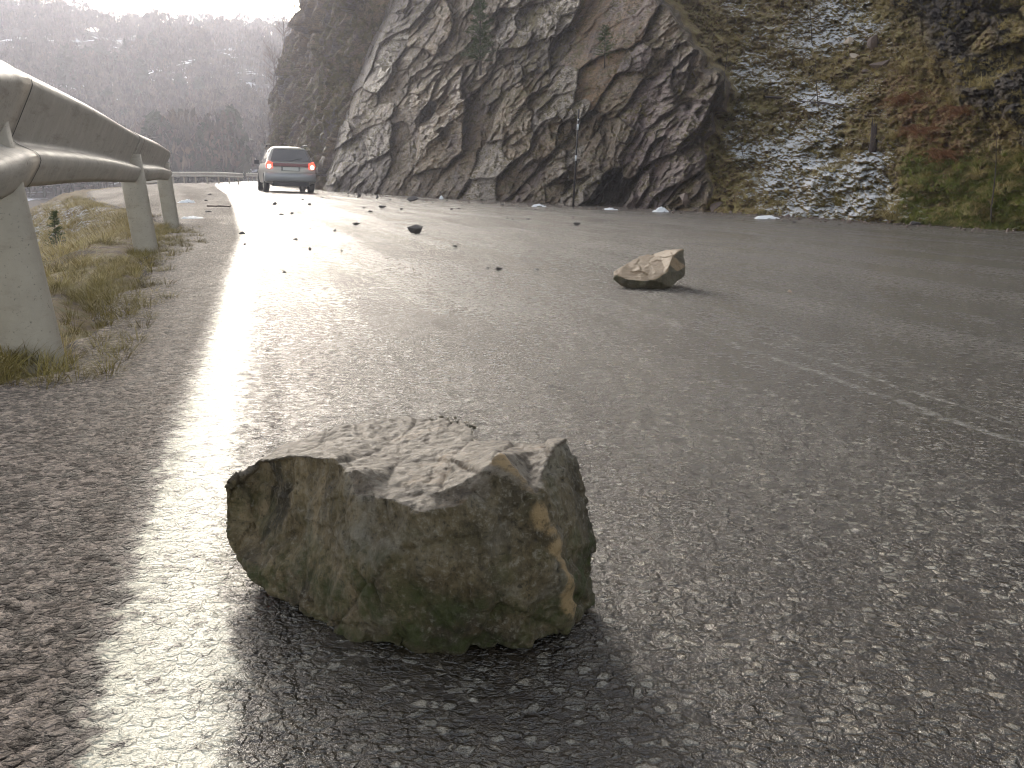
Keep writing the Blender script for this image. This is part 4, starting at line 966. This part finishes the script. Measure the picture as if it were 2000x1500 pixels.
# ================================================================== VEGETATION
def blade_tuft(n, ln, spread, droop, w, seed, lean=(0, 0), radius=.06):
    r = np.random.default_rng(seed); V = []; F = []
    for i in range(n):
        a = r.uniform(0, 2 * math.pi); rad = radius * math.sqrt(r.uniform()); bx, by = rad * math.cos(a), rad * math.sin(a)
        l = ln * r.uniform(.55, 1.15); tilt = spread * r.uniform(.2, 1); d = Vector((math.cos(a) * tilt + lean[0], math.sin(a) * tilt + lean[1], 1)).normalized()
        p = Vector((bx, by, -.02)); side = Vector((-math.sin(a + r.uniform(-.9, .9)), math.cos(a), 0)).normalized() * w; b = len(V); K = 4
        for k in range(K + 1):
            ww = side * (1 - k / K * .9); V += [p - ww, p + ww]
            p = p + d * (l / K); d = (d + Vector((math.cos(a) * .2, math.sin(a) * .2, -droop * r.uniform(.6, 1.2)))).normalized()
        for k in range(K): F.append((b + 2 * k, b + 2 * k + 1, b + 2 * k + 3, b + 2 * k + 2))
    return [tuple(v) for v in V], F
def merge_tufts(name, spots, kinds, mat, label, kind='stuff'):
    """many small tufts as one ground cover; numpy merge"""
    VV = []; FF = []; off = 0
    for (x, y, z, s, rz) in spots:
        v, f = kinds[int(rng.integers(len(kinds)))]; c, s_ = math.cos(rz), math.sin(rz)
        q = np.empty_like(v); q[:, 0] = (v[:, 0] * c - v[:, 1] * s_) * s + x; q[:, 1] = (v[:, 0] * s_ + v[:, 1] * c) * s + y; q[:, 2] = v[:, 2] * s + z
        VV.append(q); FF.append(f + off); off += len(v)
    o = mesh_obj(name, np.concatenate(VV), np.concatenate(FF), mat, attrs=None); tag(o, kind=kind); o['label'] = label
    return o
def arr(t): return np.array(t[0]), np.array(t[1])
tk_s = [arr(blade_tuft(34, .16, .9, .30, .0016, s, radius=.05)) for s in range(5)]
tk_m = [arr(blade_tuft(50, .30, .8, .40, .0035, 20 + s, radius=.08)) for s in range(5)]

# near verge and bank under the guardrail
sp1 = []; sp2 = []; sp3 = []
for i in range(5200):
    y = 1.0 + 24 * rng.uniform() ** 1.7; e = rng.normal(.12, .16) if rng.uniform() < .5 else rng.uniform(.1, 3.2) + .0
    if y < 2.2 and e < .1: continue
    x = float(xE(y)) - e
    if vnoise(x * 2.2, y * 2.2, 0, 61) < -.12 + (-.35 if e > .3 else 0): continue
    z = zgr(x, y); s = rng.uniform(.45, 1.1)
    q = (x, y, z, s * (.55 if e < .1 else .9), rng.uniform(0, 6.3))
    (sp1 if vnoise(x * 1.7, y * 1.7, 0, 66) > -.1 else sp2).append(q)
merge_tufts('grass', sp1, tk_s, M['straw'], 'dead yellow grass on the bank under the guardrail')
merge_tufts('grass', sp2, tk_s, M['olive'], 'olive grass on the verge under the guardrail')

for i in range(4200):
    y = 3.2 + 16 * rng.uniform() ** 1.5; e = rng.uniform(.25, 5.0); x = float(xE(y)) - e
    (sp1 if rng.uniform() < .6 else sp2).append((x, y, zgr(x, y), rng.uniform(.7, 1.7), rng.uniform(0, 6.3)))
merge_tufts('grass', sp1[-2400:], tk_s, M['straw'], 'rough bleached grass covering the bank behind the posts')
for i in range(260):
    y = rng.uniform(2.12, 2.6); x = float(xE(y)) + rng.uniform(-.45, .06)
    sp2.append((x, y, zgr(x, y), rng.uniform(.3, .7), rng.uniform(0, 6.3)))
for i in range(1700):
    y = rng.uniform(1.2, 9.5); e = rng.normal(-.12, .12) - .12 * math.sin((y - 1.6) * 1.3)
    x = float(xE(y)) - e
    if y < 2.15 or x > xL(y) - .25 or vnoise(x * 3, y * 3, 4, 63) < -.25 - .0 * e: continue
    (sp1 if rng.uniform() < .45 else sp2).append((x, y, float(zg(x, y)), rng.uniform(.2, .6), rng.uniform(0, 6.3)))
merge_tufts('grass', sp2[-1000:], tk_s, M['olive'], 'low olive grass creeping over the edge of the shoulder')
# hillside points of the cliff mesh
def surf_pick(n, cond, w=None):
    idx = np.argwhere(cond); k = rng.choice(len(idx), min(n, len(idx)), replace=False); return idx[k]
vis = (Y1 > 3) & (PY > -60) & (PX > 600) & (PX < 2060)
hsl = HS1 > .6; V1 = Z1
def hill_tufts(n, cond, kinds, mat, lab, s0=.6, s1=1.2):
    sp = []
    for i, j in surf_pick(n, cond):
        sp.append((X1[i, j], Y1[i, j], Z1[i, j] - .01, rng.uniform(s0, s1), rng.uniform(0, 6.3)))
    merge_tufts('grass', sp, kinds, mat, lab)
droop_kinds = [arr(blade_tuft(34, .26, .7, .55, .0055, 60 + s, lean=(-.7, -.3), radius=.05)) for s in range(5)]
nz1 = vnoise(X1 * 1.3, Y1 * 1.3, Z1 * 1.6, 71)
hill_tufts(1500, vis & hsl & (nz1 > .15) & (PX > 1400), droop_kinds, M['straw'], 'straw tufts spread over the snowy slope', .35, .9)
hill_tufts(1300, vis & hsl & (nz1 < -.05) & (PX > 1350), droop_kinds, M['olive'], 'olive heath spread over the snowy slope', .3, .75)
hill_tufts(900, vis & hsl & (PX > 1760) & (PY > 300) & (PY < 450), droop_kinds, M['green'], 'green moss and grass at the right foot of the slope', .35, .9)
hill_tufts(420, vis & (~hsl) & (nz1 > .35) & (V1 > .3), droop_kinds, M['olive'], 'small grass tufts growing in cracks of the cliff', .25, .7)

def near_surface(px, py):
    d = (PX - px) ** 2 + (PY - py) ** 2 + np.where(Y1 < 3, 1e9, 0) + Y1 * 4
    i, j = np.unravel_index(np.argmin(d), d.shape); return Vector((X1[i, j], Y1[i, j], Z1[i, j]))
def thing_mesh(name, vf, mat, loc, label, cat, group=None, scale=1, rz=0):
    o = mesh_obj(name, vf[0], vf[1], mat); o.location = loc; o.scale = (scale,) * 3; o.rotation_euler = (0, 0, rz); tag(o, label, cat, group); return o
G = 'big grass tussocks on the slope'
for k, (px, py, s, mt, lab) in enumerate([(1745, 425, 1.15, 'straw', 'largest straw tussock at the road edge below the snowy slope'), (1640, 300, .6, 'straw', 'small straw tussock in the snow left of the dead stump'),
        (1800, 370, .8, 'straw', 'straw tussock just above the largest one at the road edge'), (1910, 350, .8, 'straw', 'pale tussock in front of the rusty bracken at the right'), (1965, 320, 1.0, 'straw', 'tall pale tussock near the right edge of the slope'),
        (1450, 190, .9, 'olive', 'bright olive tussock high on the left of the slope'), (1660, 175, .7, 'straw', 'drooping tussock above the fallen branch'), (1770, 140, 1.0, 'straw', 'wide straw tussock under the dark rock'),
        (1840, 110, .9, 'straw', 'straw tussock hanging beside the dark rock'), (1640, 400, .8, 'olive', 'brown-green tussock low on the snow, right of the cliff'), (1740, 270, .7, 'straw', 'straw tussock right of the dead stump')]):
    vf = blade_tuft(170, .40, .75, .5, .0050, 300 + k, lean=(-.35, -.3), radius=.09)
    thing_mesh('grass_tussock', vf, M[mt], near_surface(px, py), lab, 'grass tussock', G, s)
def bracken(px, py, s, seed, lab):
    r = random.Random(seed); mb = MB(); 
    for i in range(60):
        a = r.uniform(0, 6.28); L_ = r.uniform(.25, .6); p = Vector((r.uniform(-.35, .35), r.uniform(-.2, .2), r.uniform(0, .12))); d = Vector((math.cos(a) * .7, math.sin(a) * .7, r.uniform(.1, .7))).normalized(); pts = [p.copy()]
        for k in range(5): p = p + d * L_ / 5; d = (d + Vector((r.uniform(-.25, .25), r.uniform(-.25, .25), -.35))).normalized(); pts.append(p.copy())
        mb.tube(pts, [.005, .0045, .004, .003, .002, .001], 4)
        for q in pts[1:]:
            for m in range(5):
                e = q + Vector((r.uniform(-.1, .1), r.uniform(-.1, .1), r.uniform(-.08, .03))); mb.add([q, q + Vector((.004, 0, .004)), e + Vector((.008, 0, 0)), e], [(0, 1, 2, 3)])
    o = mb.build('bracken', M['rust']); o.location = near_surface(px, py); o.scale = (s,) * 3; tag(o, lab, 'bracken', 'dead bracken on the slope')
bracken(1775, 200, .75, 1, 'upper clump of rusty dead bracken right of the snow'); bracken(1865, 310, .8, 2, 'lower clump of rusty dead bracken, nearest the road'); bracken(1815, 262, .7, 3, 'middle clump of rusty dead bracken between the two larger'); bracken(1895, 225, .7, 4, 'rusty bracken clump against the dark rock')

# trees and shrubs
def branchy(mb, p, d, ln, r0, depth, rnd, nseg=4, kids=4, up=.1, ang=.7, tips=None):
    pts = [p.copy()]; rs = [r0]
    for k in range(nseg):
        p = p + d * (ln / nseg); d = (d + Vector((rnd.uniform(-.2, .2), rnd.uniform(-.2, .2), rnd.uniform(-.1, .1) + up))).normalized(); pts.append(p.copy()); rs.append(r0 * (1 - .75 * (k + 1) / nseg))
    mb.tube(pts, rs, 5 if r0 > .015 else 3, cap=False)
    if tips is not None and depth <= 1: tips += pts[1:]
    if depth > 0:
        for k in range(kids):
            i = rnd.uniform(.25, 1) * nseg; a = int(min(i, nseg - 1)); q = pts[a].lerp(pts[a + 1], i - a)
            ax_ = Vector((rnd.gauss(0, 1), rnd.gauss(0, 1), rnd.gauss(0, .6))).normalized(); nd = (d + ax_ * ang).normalized()
            branchy(mb, q, nd, ln * rnd.uniform(.4, .65), rs[a] * .55, depth - 1, rnd, 3, kids, up, ang, tips)
def bare_tree(loc, h, seed, label, group=None, r0=None, tw=.45, cat='tree', name='bare_tree', depth=3, kids=5):
    rnd = random.Random(seed); t = empty(name, loc); tag(t, label, cat, group)
    mb = MB(); pts = [Vector((0, 0, -.3))]; d = Vector((rnd.uniform(-.15, .05), rnd.uniform(-.1, .1), 1)); p = pts[0].copy(); r0 = r0 or h * .014; rs = [r0]
    for k in range(6): p = p + d.normalized() * (h + .3) / 6; d += Vector((rnd.uniform(-.1, .1), rnd.uniform(-.1, .1), 0)); pts.append(p.copy()); rs.append(r0 * (1 - .14 * (k + 1)))
    mb.tube(pts, rs, 6); mb.build('trunk', M['bark'], t, True)
    m2 = MB()
    for k in range(kids * 3):
        i = rnd.uniform(1.2, 6); a = int(min(i, 5)); q = pts[a].lerp(pts[a + 1], i - a); an = rnd.uniform(0, 6.28)
        branchy(m2, q, Vector((math.cos(an), math.sin(an), .7)).normalized(), h * rnd.uniform(.22, .4), rs[a] * tw, depth - 1, rnd, 4, kids, .08, .8)
    m2.build('crown', M['twig'], t)
    return t
def pine(loc, h, seed, label, group=None, spread=.33, name='pine_tree', dens=1.0):
    rnd = random.Random(seed); t = empty(name, loc); tag(t, label, 'tree', group)
    mb = MB(); mb.tube([(0, 0, -.2), (rnd.uniform(-.02, .02) * h, 0, h * .5), (0, 0, h)], [h * .02, h * .013, h * .003], 6); mb.build('trunk', M['bark'], t, True)
    V = []; F = []; lv = int(11 * dens) + 5; m2 = MB()
    for k in range(lv):
        z = h * (.12 + .86 * k / (lv - 1)); rad = h * spread * (1 - .80 * k / lv) * rnd.uniform(.7, 1.15)
        for b in range(rnd.randint(4, 6)):
            a = rnd.uniform(0, 6.28); dirv = Vector((math.cos(a), math.sin(a), rnd.uniform(.05, .45))); L_ = rad * rnd.uniform(.6, 1.1)
            m2.tube([(0, 0, z), tuple(Vector((0, 0, z)) + dirv * L_)], [h * .005, h * .001], 3, cap=False)
            for n in range(int(38 * dens)):
                s = rnd.uniform(.25, 1.05); q = Vector((0, 0, z)) + dirv * L_ * s
                nd = (dirv * .6 + Vector((rnd.gauss(0, .6), rnd.gauss(0, .6), rnd.gauss(.15, .5)))).normalized() * h * rnd.uniform(.035, .075); sd = nd.cross(Vector((rnd.gauss(0, 1), rnd.gauss(0, 1), 1))).normalized() * h * .0035
                m2.add([q - sd, q + sd, q + nd + sd * .4, q + nd - sd * .4], [(0, 1, 2, 3)])
    m2.build('crown', M['needle'], t); return t
pine(near_surface(962, 135) + Vector((-.35, -.35, 0)), 1.9, 11, 'green pine sapling clinging to the cliff near the top of the photo', spread=.30, dens=1.3)
pine(near_surface(1196, 118) + Vector((-.2, -.25, 0)), .75, 12, 'small dark spruce sapling on the bare brown slab', spread=.42)
x, y = float(xE(9.0)) - 1.35, 9.2; pine(Vector((x, y, zgr(x, y) - .02)), .55, 13, 'little green pine sapling on the bank behind the guardrail posts', spread=.36)
x, y = float(xE(9.6)) - 1.05, 9.8; pine(Vector((x, y, zgr(x, y) - .02)), .38, 14, 'smallest pine sapling, right beside the little one on the bank', spread=.3)
for k, (px, py, h, lab) in enumerate([(1590, 90, 1.1, 'thin bare sapling near the top middle of the snowy slope'), (1600, 205, .9, 'thin bare sapling crossing the fallen branch'), (1415, 165, .8, 'bare sapling on the left border of the slope'),
        (1460, 330, .8, 'slender bare sapling at the foot of the slope, beside the cliff'), (1940, 395, .9, 'pale bent stem near the right edge of the slope')]):
    bare_tree(near_surface(px, py), h, 40 + k, lab, 'bare saplings on the slope', r0=.012, name='bare_sapling', depth=1, kids=1)
# dead stump with splinters
q = near_surface(1705, 285); st_ = empty('tree_stump', q); tag(st_, 'dark splintered stump standing in the snow on the slope', 'stump')
mb = MB(); mb.tube([(0, 0, -.1), (.01, 0, .15), (0, 0, .32)], [.065, .055, .045], 9); mb.build('trunk', M['deadwood'], st_)
mb = MB()
for k in range(6): a = k * 1.05; mb.tube([(.03 * math.cos(a), .03 * math.sin(a), .28), (.05 * math.cos(a), .05 * math.sin(a), .36 + .14 * ((k * 37) % 5) / 5)], [.014, .002], 4)
mb.build('splinter', M['deadwood'], st_)
# fallen branch
a, b_ = near_surface(1500, 195), near_surface(1685, 218); mb = MB(); pts = [a.lerp(b_, k / 6) + Vector((-.06, -.05, .05 + .02 * math.sin(k * 2))) for k in range(7)]
mb.tube(pts, [.022, .026, .024, .022, .018, .014, .006], 6); mb.tube([pts[3], pts[3] + Vector((.1, -.1, .12)), pts[3] + Vector((.3, -.15, .05))], [.012, .008, .003], 4)
o = mb.build('fallen_branch', M['deadwood'], None, True); tag(o, 'dark fallen branch lying across the upper snowy slope', 'branch')
# loose rocks on the slope
for k, (px, py, s, lab) in enumerate([(1660, 80, .30, 'pale angular rock highest on the slope'), (1668, 110, .28, 'pale grey block below the highest rock on the slope'), (1700, 90, .35, 'purplish block right of the pale rocks on the slope'), (1720, 125, .5, 'big brown rock at the edge of the bracken'), (1690, 140, .22, 'small brown rock left of the big brown rock'),
                                      (1585, 75, .22, 'grey rock left of the pale rocks'), (1405, 400, .45, 'tan rock at the slope foot next to the cliff'), (1335, 395, .35, 'tan rock at the cliff foot by the snow heap'), (1540, 425, .2, 'dark stone at the foot of the snow')]):
    me = stone_me[k % 8].copy(); me.materials.clear(); me.materials.append(M['brown_stone'] if k not in (0, 1) else M['pale_stone'])
    o = bpy.data.objects.new('rock', me); C.objects.link(o); o.location = near_surface(px, py) - Vector((0, 0, s * .2)); o.scale = (s, s, s * 1.1); o.rotation_euler = (.3, -.4, k); tag(o, lab, 'rock', 'loose rocks on the slope')
# bare shrubs on the bank, left
for k, (y, e, h) in enumerate([(4.2, .9, .55), (5.0, 1.5, .6), (6.0, 1.2, .5), (7.0, 2.0, .8), (3.6, .7, .4), (8.5, 2.6, .9), (5.6, .55, .3), (12, 2.2, .8), (4.6, 2.2, .8)]):
    x = float(xE(y)) - e
    bare_tree(Vector((x, y, zgr(x, y))), h, 70 + k, 'leafless brown shrub on the bank seen under the guardrail', 'leafless shrubs on the bank', r0=.006, cat='shrub', name='bare_shrub', depth=2, kids=4)
# birches on the cliff top against the sky
X2, Y2, Z2 = geo2[:3]; PX2, PY2 = pxof(X2, Y2, Z2)
def edge_pt(py, off):
    m = (np.abs(PY2 - py) < 8) & (Y2 > 20); c = np.where(m, PX2, 1e9); i = np.argmin(np.abs(c - (c.min() + off))); i, j = np.unravel_index(i, c.shape)
    return Vector((X2[i, j], Y2[i, j], Z2[i, j] - .1))
def ztop(px, py, dist):
    return P(px, py, dist)
for k, (px, py, dd_, h) in enumerate([(625, 90, 60, 5.5), (655, 40, 52, 5), (690, 30, 50, 5), (640, 130, 58, 4), (600, 170, 66, 5), (575, 190, 70, 4.5), (665, 110, 48, 3.5), (720, 0, 48, 4), (590, 240, 62, 3)]):
    q = edge_pt((20, 55, 85, 120, 155, 190, 225, 260, 290)[k], (0, 14, 4, 18, 2, 10, 22, 6, 3)[k]); h *= .55
    bare_tree(q, h, 90 + k, ['topmost bare tree of the hazy bluff edge, against the white sky', 'second bare tree from the top of the hazy bluff edge', 'third bare tree from the top of the hazy bluff edge', 'fourth bare tree from the top of the hazy bluff edge', 'fifth bare tree from the top, midway down the hazy bluff edge', 'fourth bare tree from the bottom of the hazy bluff edge', 'third bare tree from the bottom of the hazy bluff edge', 'second bare tree from the bottom of the hazy bluff edge', 'lowest bare tree of the hazy bluff edge, just above the car'][k],
              'bare trees on the hazy bluff', name='bare_tree', depth=3, kids=6, tw=.75)

gk = []
for me in stone_me[:5]:
    bm = bmesh.new(); bm.from_mesh(me); bmesh.ops.triangulate(bm, faces=bm.faces); v_ = np.array([v.co[:] for v in bm.verts]); f_ = np.array([[v.index for v in f.verts] for f in bm.faces]); bm.free(); gk.append((v_, f_))
gs = []
for i in range(1500):
    px = rng.uniform(640, 1980); py = np.interp(px, [640, 1000, 1400, 2000], [374, 395, 415, 452]) + abs(rng.normal(0, 5)) - 2
    p = gpt(px, py); gs.append((p.x, p.y, float(zg(p.x, p.y)), rng.uniform(.012, .06) * (1.6 if rng.uniform() < .1 else 1), rng.uniform(0, 6.3)))
merge_tufts('gravel', gs, gk, M['brown_stone'], 'brown gravel and grit strewn along the foot of the cliff')
# ---- far forest
def far_crown_kinds():
    out = []
    for s in range(6):
        r = np.random.default_rng(900 + s); V = []; con = s < 3
        n = 260
        for i in range(n):
            if con:
                z = r.uniform(.25, 1.0); rad = .26 * (1.06 - z) ** .8 * r.uniform(.3, 1.1) + .02
            else:
                z = r.uniform(.35, 1.0); rad = .30 * math.sqrt(max(.02, 1 - ((z - .62) / .42) ** 2)) * r.uniform(.2, 1.05)
            a = r.uniform(0, 6.28); c = np.array([rad * math.cos(a), rad * math.sin(a), z]); sz = .045 if con else .035
            t = r.normal(size=(2, 3)) * sz * (1 if con else np.array([.5, .5, 1.2])); V += [c - t[0], c + t[1], c + t[0], c - t[1]]
        V = np.array(V); F = np.arange(len(V)).reshape(-1, 4)
        tv = [];  # trunk as a thin prism
        for z, rr in ((-.05, .016), (.95, .004)):
            for k in range(3): tv.append([rr * math.cos(k * 2.1), rr * math.sin(k * 2.1), z])
        tv = np.array(tv); tf = np.array([[k, (k + 1) % 3, 3 + (k + 1) % 3, 3 + k] for k in range(3)]) + len(V)
        out.append((np.vstack([V, tv]), np.vstack([F, tf])))
    return out
ck = far_crown_kinds()
def hill_z(x, y):
    z = -5.2 if y < 100 else 0
    return z
def far_z(x, y):
    E = float(xE(y)); e = E - x; near = float(sstep(90, 60, y))
    pr = float(np.interp(e, [-1e9, -.1, .25, 1.0, 2.5, 5, 12, 40, 1e9], [0, 0, -.02, -.25, -.95, -2.1, -4.4, -5.2, -5.2]))
    z = float(zg(x, y)) + (pr * (.25 + .75 * near) if e > 0 else 0) - .6 * (1 - near)
    return max(z, -6) + float(hill(np.array(x), np.array(y))) * float(sstep(0, 30, y - 85))
spc = []; spb = []
for i in range(1900):
    y = rng.uniform(92, 285); x = rng.uniform(-.62, -.1) * y + 8
    if x > xE(y) - 3 and y < 135: continue
    if vnoise(x * .035, y * .05, 2, 89) > .38: continue
    hgt = rng.uniform(4.0, 8.5) * (.8 if y > 230 else 1)
    (spc if vnoise(x * .04, y * .04, 0, 88) + rng.normal() * .35 > .25 else spb).append((x, y, far_z(x, y), hgt, rng.uniform(0, 6.3)))
merge_tufts('forest', spc, ck[:3], M['farcrown'], 'hazy evergreens of the wood covering the far hill')
merge_tufts('forest', spb, ck[3:], M['farbare'], 'hazy leafless trees of the wood covering the far hill')
